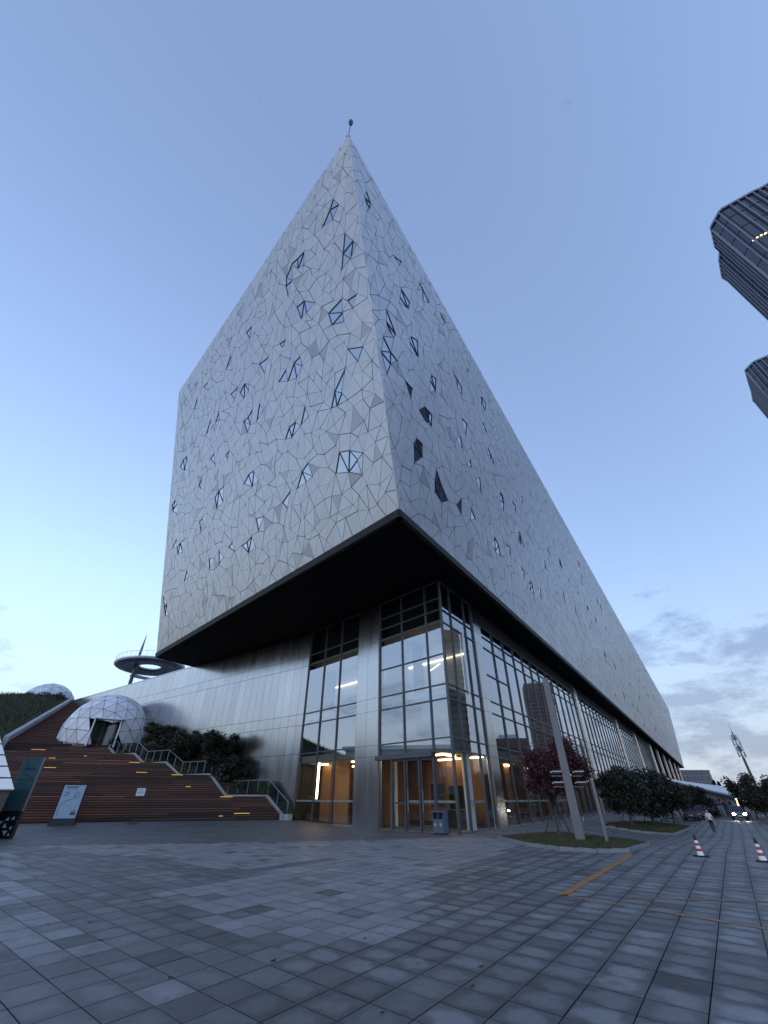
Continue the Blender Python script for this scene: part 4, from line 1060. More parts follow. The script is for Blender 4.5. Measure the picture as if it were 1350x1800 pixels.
def tree(name, label, group, loc, h, cr, trunk_h, seed, lmats, leaf=.13, n=9000, clusters=26, trunk_r=.11, flat=.75, stakes=0, blobs=None, cat='tree', multi=1):
    rng = random.Random(seed); root = empty(name, loc, label=label, cat=cat, group=group); z0 = loc[2]
    tb = MB(); cen = []; cz = z0 + trunk_h + (h - trunk_h) * .5
    if blobs is None:
        for k in range(clusters):
            a = rng.uniform(0, 6.283); u = math.sqrt(rng.random()); v = rng.uniform(-1, 1) * math.sqrt(1 - u * u * .8)
            cen.append((Vector((loc[0] + math.cos(a) * u * cr * .82, loc[1] + math.sin(a) * u * cr * .82, cz + v * (h - trunk_h) * .45)), rng.uniform(.13, .36) * cr * (1 if cat == 'tree' else .85)))
    else: cen = blobs
    for m in range(multi):
        a = rng.uniform(0, 6.28); base = Vector((loc[0], loc[1], z0 - .15)) + Vector((math.cos(a), math.sin(a), 0)) * (.12 if multi > 1 else 0); fork = Vector((loc[0] + rng.gauss(0, .1) + (math.cos(a) * .3 if multi > 1 else 0), loc[1] + rng.gauss(0, .1) + (math.sin(a) * .3 if multi > 1 else 0), z0 + trunk_h))
        limb(tb, base, fork, trunk_r, trunk_r * .72, rng, .06)
        for c, r in cen[m::multi][:11]: limb(tb, fork - Vector((0, 0, rng.uniform(0, trunk_h * .2))), c, trunk_r * .5, .015, rng)
    tb.build('trunk', 'bark', root, smooth=True)
    cb = MB(); tot = sum(r ** 2 for _, r in cen)
    for c, r in cen:
        mi = 0 if len(lmats) == 1 else (0 if rng.random() < .5 else 1)
        k = int(n * r * r / tot); leaf_cloud(cb, c, r, r, r * flat, k, leaf, rng, 0, .5, 1.5)
        if len(lmats) > 1: leaf_cloud(cb, c + Vector((0, 0, r * .12)), r * 1.05, r * 1.05, r * flat * 1.05, int(k * .6), leaf * .9, rng, 1, .55, 1.6, .8)
    cb.build('crown', lmats, root, att='tint')
    for k in range(stakes):
        a = 2 * math.pi * k / stakes + .4; b = MB(); b.tube([(loc[0] + math.cos(a) * 1.0, loc[1] + math.sin(a) * 1.0, z0), (loc[0] + math.cos(a) * .12, loc[1] + math.sin(a) * .12, z0 + 1.7)], .035, 6); b.build('stake', 'bark', root)
    return root
# crepe myrtle in flower
p = on_ground(986, 1476); rng = random.Random(12); bl = []
for cx, cy, rpx, k in ((962, 1342, 34, 9), (985, 1325, 26, 6), (1024, 1345, 24, 7), (950, 1378, 22, 5), (1012, 1372, 18, 3), (985, 1380, 22, 4)):
    for _ in range(k):
        q = at_depth(cx + rng.uniform(-.6, .6) * rpx, cy + rng.uniform(-.55, .55) * rpx, p.y + rng.uniform(-1.3, 1.3)); bl.append((q, rpx * .0367 * rng.uniform(.42, .62)))
tree('crepe_myrtle', 'crepe myrtle covered in dark pink blossom on the nearer lawn', None, p, 5.3, 2.2, 1.7, 3, ['leaf_dark', 'leaf_pink'], leaf=.085, n=16000, trunk_r=.085, blobs=bl, multi=1, stakes=3)
GT = 'dark round trees on the farther lawn'
for (px, py, h, cr, lab, sd_) in ((1112, 1458, 4.4, 2.3, 'leftmost low dark tree on the farther kerbed lawn', 21), (1150, 1456, 4.9, 2.9, 'widest dark tree in the middle of the farther lawn', 22), (1188, 1456, 4.2, 2.1, 'dark tree at the right end of the farther lawn', 23),
                            (1204, 1445, 4.2, 2.1, 'dark tree behind the farther lawn beside the parked cars', 24), (1236, 1437, 4.2, 2.3, 'dark tree overhanging the white hall and its sign', 25)):
    g = on_ground(px, py); tree('round_tree', lab, GT, g, h, cr, 1.3, sd_, ['leaf_dark'], leaf=.15, n=11000, clusters=34, trunk_r=.12, flat=.8, stakes=3 if px < 1200 else 0)
for px, dep, h, cr, lab, sd_ in ((1321, 74, 6.6, 2.2, 'tall ragged tree at the right beside the antenna mast', 41), (1345, 66, 4.8, 2.6, 'bushy dark tree cut by the right edge under the mast', 42), (1338, 80, 4.0, 2.2, 'low dark bushy tree behind the walker at the right', 43), (1306, 92, 4.6, 1.9, 'small dark tree left of the antenna mast', 44)):
    q = at_depth(px, 1415, dep); g = Vector((q.x, q.y, -.5)); tree('street_tree', lab, 'street trees at the right', g, h, cr, .9, sd_, ['leaf_dark'], leaf=.16, n=7000, clusters=26, trunk_r=.12, flat=.95)
def conifer(px, py_top, dep, lab, seed):
    q = at_depth(px, py_top, dep); g = Vector((q.x, q.y, -.5)); h = q.z + .5; rng = random.Random(seed); root = empty('conifer', g, label=lab, cat='tree', group='far pointed trees')
    b = MB(); b.tube([g, g + Vector((0, 0, h * .95))], [.25, .04], 7); b.build('trunk', 'bark', root); c = MB()
    for k in range(14):
        z = h * (.12 + .86 * k / 14); r = h * .17 * (1 - k / 14.5) + .15; leaf_cloud(c, (g.x, g.y, g.z + z), r, r, h * .06, 130, .45, rng)
    c.build('crown', 'leaf_mid', root, att='tint')
conifer(1253, 1371, 200, 'leftmost far pointed tree behind the white hall roof', 1); conifer(1262, 1374, 200, 'second far pointed tree behind the white hall roof', 2)
conifer(1284, 1372, 210, 'tallest far pointed tree above the hall roof right end', 3); conifer(1293, 1381, 230, 'small far pointed tree between hall roof and street trees', 4); conifer(1302, 1383, 230, 'rightmost far pointed tree near the street trees', 5)
# shrubs against the steel wall
GS = 'shrubs on the bank by the steel wall'
for px, py, dep, h, cr, lab, sd_ in ((268, 1322, 66, 3.8, 2.2, 'leftmost open shrub touching the dome beside the steel wall', 51), (300, 1325, 63, 3.4, 2.0, 'loose leafy shrub second from the dome by the steel wall', 52), (325, 1330, 61, 4.2, 2.3, 'tallest branching shrub in the middle of the steel wall', 53), (375, 1352, 56, 4.4, 2.5, 'dense rounded dark shrub nearest the glass on the bank', 54), (408, 1362, 54.5, 3.3, 1.8, 'low dense shrub at the right end of the bank', 55)):
    q = at_depth(px, py, dep); s = max(0, (q - SB0).dot(RD)); z = prof_z(s) + .5; tree('wall_shrub', lab, GS, Vector((q.x, q.y, z)), h, cr, .5, sd_, ['leaf_mid' if sd_ < 54 else 'leaf_dark'], leaf=.16, n=5200 if sd_ < 54 else 9500, clusters=30 if sd_ < 54 else 44, trunk_r=.06, cat='shrub', multi=2)
for k, (u, i0) in enumerate(((.25, 1), (.3, 4), (.35, 8), (.3, 12), (.4, 17), (.35, 22), (.3, 27))):
    q = Vector(BANK[i0 * 7 + 2]); rng = random.Random(90 + k); root = empty('grass_tuft', q, label='%s clump of tall arching grass along the balustrade' % ('first second third fourth fifth sixth seventh'.split()[k]), cat='grass', group='tall grass clumps on the bank')
    blades([(q.x + rng.gauss(0, .5), q.y + rng.gauss(0, .5), q.z) for _ in range(260)], .5, 1.15, .03, rng, .7).build('blades', 'bank_grass', root, att='tint')
# shrubs on the crest in front of the far dome
for k, (px, py, dep) in enumerate(((20, 1232, 90), (45, 1228, 91), (70, 1229, 92), (95, 1231, 92))):
    q = at_depth(px, py, dep); tree('crest_shrub', ['thin bare shrub at the far left on the slope crest', 'second wispy shrub on the slope crest before the far dome', 'third wispy shrub hiding the far dome foot', 'rightmost wispy shrub on the crest by the far dome'][k], 'wispy shrubs on the slope crest', Vector((q.x, q.y, q.z - 1.4)), 2.9, 2.0, .4, 60 + k, ['leaf_mid'], leaf=.13, n=1500, clusters=16, trunk_r=.04, cat='shrub', multi=3)
# hedge
def hedge():
    a, c = on_ground(1238, 1437), on_ground(1296, 1432); root = empty('clipped_hedge', (a + c) / 2, label='low dark hedge in front of the white hall', cat='hedge'); rng = random.Random(6); b = MB(); k = MB()
    for i in range(50):
        q = a.lerp(c, i / 49); leaf_cloud(b, (q.x, q.y, -.1), .8, .8, .55, 90, .16, rng)
    k.bar(Vector((a.x, a.y, -.15)), Vector((c.x, c.y, -.15)), .6, .6); k.build('branches', 'leaf_dark', root, att='tint'); b.build('foliage', 'leaf_dark', root, att='tint')
hedge()

# ------------------------------------------------------------------ lamp mast, sign totems, bin
def lamp_mast():
    p = on_ground(1023, 1487); r = empty('lamp_mast', p, label='tall square grey mast with four small floodlights on the nearer lawn', cat='lamp post'); rz = R(-20)
    b = MB(); w0, w1 = .235, .17; ca, sa = math.cos(rz), math.sin(rz)
    def ring(w, z): return [Vector((p.x + ca * x * w - sa * y * w, p.y + sa * x * w + ca * y * w, p.z + z)) for x, y in ((-1, -1), (1, -1), (1, 1), (-1, 1))]
    b.hexa(ring(w0, .1), ring(w1, 8.2)); b.build('pole', 'pole_grey', r)
    b = MB(); b.box((p.x, p.y, p.z + .17), (.8, .8, .1), rz); b.build('base_plate', 'grey_metal', r)
    for x, y in ((-1, -1), (1, -1), (1, 1), (-1, 1)):
        b = MB(); q = Vector((p.x + ca * x * .32 - sa * y * .32, p.y + sa * x * .32 + ca * y * .32, p.z)); b.tube([q + Vector((0, 0, .2)), q + Vector((0, 0, .28))], .035, 6); b.build('bolt', 'black_metal', r)
    for z in (2.62, 3.12):
        b = MB(); b.bar(Vector((p.x - .85, p.y, p.z + z - .1)), Vector((p.x + .85, p.y, p.z + z - .1)), .06, .06); arm = b.build('arm', 'pole_grey', r)
        for sx in (-1, 1):
            b = MB(); c = Vector((p.x + sx * .62, p.y - .18, p.z + z + .08)); 
            b.hexa([c + Vector((-.26, -.2, .0)), c + Vector((.26, -.2, .0)), c + Vector((.26, .2, -.06)), c + Vector((-.26, .2, -.06))], [c + Vector((-.26, -.2, .05)), c + Vector((.26, -.2, .05)), c + Vector((.26, .2, .02)), c + Vector((-.26, .2, .02))]); fl = b.build('floodlight', 'decal', arm)
    b = MB(); b.box((p.x + .3, p.y - .2, p.z + 1.1), (.06, .16, .2), rz); b.build('junction_box', 'grey_metal', r)
lamp_mast()
def post_sign():
    p = on_ground(1070, 1489); q = on_ground(1077, 1486); r = empty('sign_totem', p, label='slim metal sign totem seen edge on beside the lamp mast', cat='sign')
    d = Vector((.42, .95, 0)).normalized()
    for k, m in ((0, 'pole_grey'), (1, 'grey_metal')):
        a = p + d * (.75 * k); b = MB(); b.box((a.x, a.y, a.z + 1.45), (.15, .09, 2.75), R(-24)); b.build('post', m, r)
    b = MB(); a = p + d * .375; b.box((a.x, a.y, a.z + 1.6), (.05, .64, 2.3), math.atan2(d.y, d.x) - R(90)); b.build('panel', 'bin_blue', r)
    b = MB(); b.box((a.x, a.y, a.z + 2.86), (.17, .9, .06), math.atan2(d.y, d.x) - R(90)); b.build('cap', 'grey_metal', r)
post_sign()
def bins():
    p = WL.p(1.05, 0, .75); rz = math.atan2(-DL.y, -DL.x); r = empty('litter_bin', p, label='blue grey double litter bin beside the entrance doors', cat='bin')
    def P(a, d, z): return p - DL * a + NL * d + Vector((0, 0, z))
    def bx(name, m, a0, a1, d0, d1, z0, z1, par=r):
        b = MB(); b.hexa([P(a0, d0, z0), P(a1, d0, z0), P(a1, d1, z0), P(a0, d1, z0)], [P(a0, d0, z1), P(a1, d0, z1), P(a1, d1, z1), P(a0, d1, z1)]); return b.build(name, m, par)
    bx('body', 'bin_blue', -.48, .48, -.28, .24, .06, .82); bx('plinth', 'black_metal', -.45, .45, -.25, .22, 0, .06); bx('roof', 'bin_blue', -.52, .52, -.32, .3, 1.2, 1.27)
    for a in (-.5, -.03, .44): bx('frame_post', 'bin_blue', a, a + .06, -.28, .24, .82, 1.2)
    bx('back', 'black_metal', -.44, .44, -.28, -.22, .82, 1.2)
    for a in (-.46, .02):
        d = bx('door', 'bin_blue', a, a + .44, .24, .262, .1, .8); bx('emblem', 'decal', a + .15, a + .29, .262, .266, .46, .6, d); bx('handle', 'grey_metal', a + .36, a + .39, .262, .28, .38, .52, d)
bins()
def totem():
    p = on_ground(6, 1474); r = empty('info_totem', p, label='tall green glass information totem with triangle pierced black foot', cat='sign')
    d = Vector((.985, -.17, 0)); n = Vector((-.17, -.985, 0))
    def P(a, o, z): q = p + d * a + n * o; return Vector((q.x, q.y, p.z + z))
    def bx(name, m, a0, a1, o0, o1, z0, z1, par=r):
        b = MB(); b.hexa([P(a0, o0, z0), P(a1, o0, z0), P(a1, o1, z0), P(a0, o1, z0)], [P(a0, o0, z1), P(a1, o0, z1), P(a1, o1, z1), P(a0, o1, z1)]); return b.build(name, m, par)
    bx('base', 'black_metal', -.95, .55, -.12, .12, 0, 1.35)
    gl = bx('glass_panel', 'totem_glass', -.92, .52, -.05, .05, 1.35, 4.2)
    bx('edge_trim', 'grey_metal', .52, .56, -.06, .06, 1.35, 4.2); bx('edge_trim', 'grey_metal', -.96, -.92, -.06, .06, 1.35, 4.2)
    rng = random.Random(2)
    for a, z, s, k in ((-.2, .95, .14, 1), (.2, 1.0, .13, 1), (-.15, .62, .17, 1), (-.55, .75, .15, -1), (.0, .28, .17, -1), (-.5, .3, .16, 1), (.3, .5, .12, -1), (.35, .2, .1, 1), (-.75, .45, .12, 1)):
        b = MB(); q = [(-s, -s * .6 * k), (s, -s * .6 * k), (rng.uniform(-.5, .5) * s, s * .8 * k)]; b.hexa([P(a + x, .121, z + y) for x, y in q], [P(a + x, .127, z + y) for x, y in q]); b.build('triangle_inlay', 'white_clad', r)
    for a0, a1, z, h in ((-.55, .15, 3.55, .09), (-.6, -.45, 3.72, .14), (-.35, -.05, 3.2, .05), (-.6, -.3, 2.95, .05), (-.6, -.38, 2.75, .05), (-.05, .2, 3.0, .06), (-.6, -.35, 2.55, .05)): bx('printed_line', 'ink_dark', a0, a1, .05, .054, z, z + h, gl)
mat('totem_glass', (.045, .10, .11), rough=.12, spec=.6, noise=.2, nscale=.8)
totem()
def kiosk():
    e = at_depth(25, 1387, 29.0); top = at_depth(-6, 1270, 29.3); g = ground_z(e.x, e.y); r = empty('kiosk', (e.x - 2, e.y + 1, g), label='white sloping clad kiosk on dark base at the left edge', cat='kiosk')
    bk = Vector((e.x, e.y, 0)).normalized() * 5 + Vector((-.6, 0, 0)); hz = top.z - e.z; sl = e.x - top.x; z0 = e.z; n = 9; lf = Vector((-6.5, -.8, 0))
    def L(f): 
        a = Vector((e.x - sl * f * 1.5, e.y + .35 * f, z0 + hz * f * 1.5)); w = Vector((e.x, e.y + .35 * f, z0 + hz * f * 1.5)) + lf
        return [w, a, a + bk, w + bk]
    for k in range(n):
        b = MB(); b.hexa(L(k / n), L((k + 1) / n - .014)); b.build('cladding_band', 'white_clad', r)
    b = MB(); b.hexa(L(.01), L(.98)); inner = b
    def B(z): 
        a = Vector((e.x - .45, e.y + .3, z)); w = Vector((e.x, e.y + .3, z)) + lf; return [w, a, a + bk * .94, w + bk * .94]
    b = MB(); b.hexa(B(g - .1), B(z0 - .03)); b.build('base', 'black_metal', r)
    b = MB(); b.bar(Vector((e.x, e.y + .02, z0 - .03)) + lf, Vector((e.x, e.y + .02, z0 - .03)), .08, .05); b.build('drip_edge', 'grey_metal', r)
kiosk()
def poster():
    p = on_ground(108, 1451); r = empty('poster_board', p, label='upright pale blue poster board on black foot before the stairs', cat='sign'); d = Vector((.95, .31, 0)); n = Vector((.31, -.95, 0))
    def P(a, o, z): q = p + d * a + n * o; return Vector((q.x, q.y, p.z + z))
    def bx(name, m, a0, a1, o0, o1, z0, z1, par=r):
        b = MB(); b.hexa([P(a0, o0, z0), P(a1, o0, z0), P(a1, o1, z0), P(a0, o1, z0)], [P(a0, o0, z1), P(a1, o0, z1), P(a1, o1, z1), P(a0, o1, z1)]); return b.build(name, m, par)
    b = MB(); b.hexa([P(-.95, -.35, 0), P(.95, -.35, 0), P(.95, .35, 0), P(-.95, .35, 0)], [P(-.86, -.12, .42), P(.86, -.12, .42), P(.86, .12, .42), P(-.86, .12, .42)]); b.build('foot', 'black_metal', r)
    bx('frame', 'black_metal', -.88, .88, -.06, .06, .4, 2.78); pn = bx('poster', 'poster', -.8, .8, .06, .066, .46, 2.72)
    M = Matrix(((d.x, 0, n.x, 0), (d.y, 0, n.y, 0), (0, 1, 0, 0), (0, 0, 0, 1)))
    for k in range(6): bx('printed_glyph', 'poster_ink', -.62 + .15 * k, -.51 + .15 * k, .066, .07, 2.52, 2.64, pn)
    for k in range(9): bx('printed_glyph', 'poster_ink', -.6 + .1 * k, -.54 + .1 * k, .066, .07, 2.42, 2.47, pn)
    text_mesh('lettering', '2F', .42, Matrix.Translation(P(-.42, .068, 2.1)) @ M, 'poster_ink', pn, .002)
    pts = []
    for k in range(26):
        a = 2.0 + 5.6 * k / 25; pts.append((.34 + .2 * math.cos(a), 2.05 + .2 * math.sin(a)))
    pts += [(.2, 1.78), (-.15, 1.68), (-.45, 1.55), (-.6, 1.35), (-.66, 1.0), (-.6, .6)]
    b = MB(); b.tube([P(x, .068, z) for x, z in pts], .018, 5); b.build('printed_ribbon', 'bin_blue', pn)
    for a0, a1, z0, z1 in ((.28, .7, .68, .8), (.36, .44, .8, .98), (.55, .62, .8, 1.0), (.44, .54, .8, .88)): bx('printed_house', 'poster_ink', a0, a1, .066, .07, z0, z1, pn)
poster()
def notice_stand():
    p = on_ground(232, 1448); r = empty('notice_stand', p, label='thin black stand with small white notice before the stairs', cat='sign')
    b = MB(); b.lathe([(.42, 0), (.42, .04), (.1, .09), (.03, .12)], 18, p); b.build('foot', 'black_metal', r); b = MB(); b.tube([p + Vector((0, 0, .1)), p + Vector((0, 0, 2.0))], .025, 8); b.build('post', 'black_metal', r)
    b = MB(); b.box((p.x, p.y - .03, p.z + 2.2), (.82, .04, .68), R(10)); fr = b.build('frame', 'black_metal', r); b = MB(); b.box((p.x, p.y - .055, p.z + 2.2), (.7, .012, .56), R(10)); b.build('notice', 'white_paint', fr)
    for k in range(4):
        b = MB(); b.box((p.x + .002, p.y - .064, p.z + 2.36 - .1 * k), (.5 - .06 * (k % 2), .006, .03), R(10)); b.build('printed_line', 'bin_blue', fr)
notice_stand()
def cone(px, py, lab, rz):
    p = on_ground(px, py); r = empty('traffic_cone', p, rz=0, label=lab, cat='traffic cone', group='traffic cones'); h = .72
    b = MB(); b.box((p.x, p.y, p.z + .025), (.42, .42, .05), rz); b.build('base', 'rubber', r)
    def rad(z): return .135 - .1 * z / h
    lv = [.05, .18, .27, .36, .45, .54, .72]; mt = ['white_paint', 'red', 'white_paint', 'red', 'white_paint', 'rubber']
    for k in range(6):
        b = MB(); b.lathe([(rad(lv[k]), lv[k]), (rad(lv[k + 1]), lv[k + 1] - .001)], 18, p); b.build('band', mt[k], r, smooth=False)
cone(1233, 1506, 'striped traffic cone standing left, nearer the lawn kerb', .3); cone(1343, 1515, 'striped traffic cone cut by the right edge', .8)

# ------------------------------------------------------------------ cars
def car(loc, rz, paint, lab, lights=False, suv=True):
    r = empty('parked_car' if not lights else 'oncoming_car', (0, 0, 0), label=lab, cat='car', group='cars on the road'); Lg, Wd = 4.5, 1.84
    st = [(-2.22, .42, .80, .50, .74), (-2.05, .30, .98, .50, .86), (-1.3, .26, 1.02, .5, .92), (-.2, .26, .98, .5, .92), (.7, .26, .97, .5, .92), (1.2, .26, .94, .5, .91), (1.85, .28, .82, .5, .86), (2.2, .36, .68, .5, .70)]
    vs = []
    for x, zl, zh, zm, w in st: vs += [(x, -w, zl), (x, -w * 1.0, zm + .1), (x, -w * .93, zh), (x, w * .93, zh), (x, w, zm + .1), (x, w, zl)]
    n = 6; b = MB(); fs = [(i * n + k, (i + 1) * n + k, (i + 1) * n + (k + 1) % n, i * n + (k + 1) % n) for i in range(len(st) - 1) for k in range(n)] + [tuple(range(n))[::-1], tuple((len(st) - 1) * n + k for k in range(n))]
    b.solid(vs, fs); b.build('body', paint, r, smooth=False)
    hc = 1.62 if suv else 1.45
    cab = [(-2.0 if suv else -1.75, .97, .8), (-1.7 if suv else -1.1, hc - .08, .68), (-.9, hc, .68), (.1, hc - .03, .67), (1.05, .95, .8)]
    vs = []
    for x, z, w in cab: vs += [(x, -w, z), (x, w, z)]
    base = [(-2.0 if suv else -1.75, -.84, .93), (-2.0 if suv else -1.75, .84, .93), (1.1, .84, .9), (1.1, -.84, .9)]
    b = MB(); b.solid(vs, [(0, 1, 3, 2), (2, 3, 5, 4), (4, 5, 7, 6), (6, 7, 9, 8), (0, 2, 4, 6, 8), (1, 9, 7, 5, 3)], 0); b.mi = [0, 1, 1, 0, 0, 0]; b.build('cabin', ['car_glass', paint], r)
    for x in (-1.38, 1.38):
        for y in (-.84, .84):
            b = MB(); b.tube([(x, y - .11, .34), (x, y + .11, .34)], .34, 18); w = b.build('wheel', 'rubber', r); b = MB(); s = 1 if y > 0 else -1; b.tube([(x, y + s * .1, .34), (x, y + s * .125, .34)], .2, 12); b.build('rim', 'rim', w)
    for y in (-.62, .62):
        b = MB(); b.box((2.13, y, .70), (.16, .34, .15)); b.build('headlight', 'headlamp' if lights else 'rim', r)
        b = MB(); b.box((-2.16, y, .86), (.14, .36, .16)); b.build('tail_light', 'tail_lamp', r)
        b = MB(); b.box((.75, y / .62 * .98, 1.02), (.12, .16, .12)); b.build('mirror', paint, r)
    b = MB(); b.box((-2.25, 0, .62), (.02, .46, .13)); b.build('number_plate', 'plate', r); b = MB(); b.box((2.23, 0, .5), (.02, .46, .13)); b.build('number_plate', 'plate', r)
    b = MB(); b.box((2.2, 0, .62), (.04, .8, .12)); b.build('grille', 'rubber', r)
    r.location = loc; r.rotation_euler = (0, 0, rz)
    return r
AZ = math.atan2(DR.y, DR.x)
g = on_ground(1219, 1442); car(g, AZ, 'car_red', 'dark red car parked nearest the farther lawn'); g = on_ground(1233, 1439.5); car(g, AZ, 'car_dark', 'dark blue car parked behind the red car')
g = on_ground(1302, 1441); car(g, AZ + math.pi + .04, 'car_dark', 'oncoming dark car with both headlights on', lights=True)
g = Vector((*(P0 + DR * 52 + NR * 6).xy, ground_z(*(P0 + DR * 52 + NR * 6).xy))); car(g, AZ, 'car_dark', 'dark car parked by the glass front behind the sign totem')

# ------------------------------------------------------------------ people
def person(loc, rz, h, lab, shirt, legs, pose):
    k = h / 1.75; me = bpy.data.meshes.new('person'); J = pose
    V = [('pel', (0, 0, .95), .145, None), ('bel', (.01, 0, 1.12), .135, 'pel'), ('che', (.02, 0, 1.32), .155, 'bel'), ('nek', (.02, 0, 1.48), .065, 'che'), ('hd0', (.03, 0, 1.56), .085, 'nek'), ('hd1', (.035, 0, 1.66), .105, 'hd0'), ('hd2', (.03, 0, 1.74), .06, 'hd1')]
    for s, sg in (('l', 1), ('r', -1)):
        hx, kx, ax, az_ = J[s + 'leg']; ex, ez, wx, wz = J[s + 'arm']
        V += [('hip' + s, (0, .095 * sg, .90), .095, 'pel'), ('kne' + s, (kx, .10 * sg, .49), .062, 'hip' + s), ('ank' + s, (ax, .10 * sg, .09 + az_), .042, 'kne' + s), ('toe' + s, (ax + .15, .12 * sg, .04 + az_), .038, 'ank' + s),
              ('sho' + s, (.02, .17 * sg, 1.42), .062, 'che'), ('elb' + s, (ex, .25 * sg, ez), .043, 'sho' + s), ('wri' + s, (wx, .24 * sg, wz), .03, 'elb' + s)]
        for f in range(5): V.append(('f%d%s' % (f, s), (wx + .05 + .01 * f - (.0 if f else -.01), (.24 + (.025 if f else -.03) - .012 * f) * sg, wz - (.13 - .012 * abs(f - 2)) + (.05 if f == 0 else 0)), .012, 'wri' + s))
    idx = {v[0]: i for i, v in enumerate(V)}
    me.from_pydata([tuple(c * k for c in v[1]) for v in V], [(idx[v[3]], i) for i, v in enumerate(V) if v[3]], [])
    o = bpy.data.objects.new('person_tmp', me); COL.objects.link(o); o.modifiers.new('skin', 'SKIN'); sv = me.skin_vertices[0].data
    for i, v in enumerate(V): sv[i].radius = (v[2] * k, v[2] * k * (1.15 if v[0] in ('che', 'pel', 'bel') else 1)); sv[i].use_root = (i == 0)
    ss = o.modifiers.new('sub', 'SUBSURF'); ss.levels = 2; ss.render_levels = 2
    dg = bpy.context.evaluated_depsgraph_get(); m2 = bpy.data.meshes.new_from_object(o.evaluated_get(dg)); bpy.data.objects.remove(o)
    for m in ('skin', shirt, legs, 'hair', 'shoe'): m2.materials.append(MATS[m])
    for f in m2.polygons:
        c = f.center / k; z = c.z; arm = abs(c.y) > .205 and z > .6
        f.use_smooth = True
        f.material_index = 4 if z < .075 else (2 if z < .98 and not arm else (1 if (z < 1.49 and not arm) or (arm and z > J['sleeve']) else (3 if z > 1.685 or (z > 1.56 and c.x < .0) else 0)))
    m2.name = 'person'; p = bpy.data.objects.new('person', m2); COL.objects.link(p); p.location = loc; p.rotation_euler = (0, 0, rz); tag(p, lab, 'person', 'people on the road'); return p
WALK = dict(lleg=(0, .16, .12, .0), rleg=(0, -.02, -.26, .06), larm=(-.08, 1.15, -.02, .92), rarm=(.10, 1.15, .24, .97), sleeve=1.2)
STAND = dict(lleg=(0, .04, .03, 0), rleg=(0, .02, -.05, 0), larm=(.0, 1.14, .08, .9), rarm=(.0, 1.14, .1, .92), sleeve=.95)
g = on_ground(1257, 1465); person(g, AZ + math.pi * .95, 1.68, 'person in white top and black shorts walking on the paving', 'shirt_white', 'trousers', WALK)
g = on_ground(1322, 1443); person(g, AZ + .2, 1.7, 'person in grey top walking by the right edge trees', 'shirt_grey', 'trousers', WALK)
g = on_ground(1265, 1436); person(g, AZ + 2.5, 1.66, 'person in dark clothes standing before the hedge', 'trousers', 'trousers', STAND)

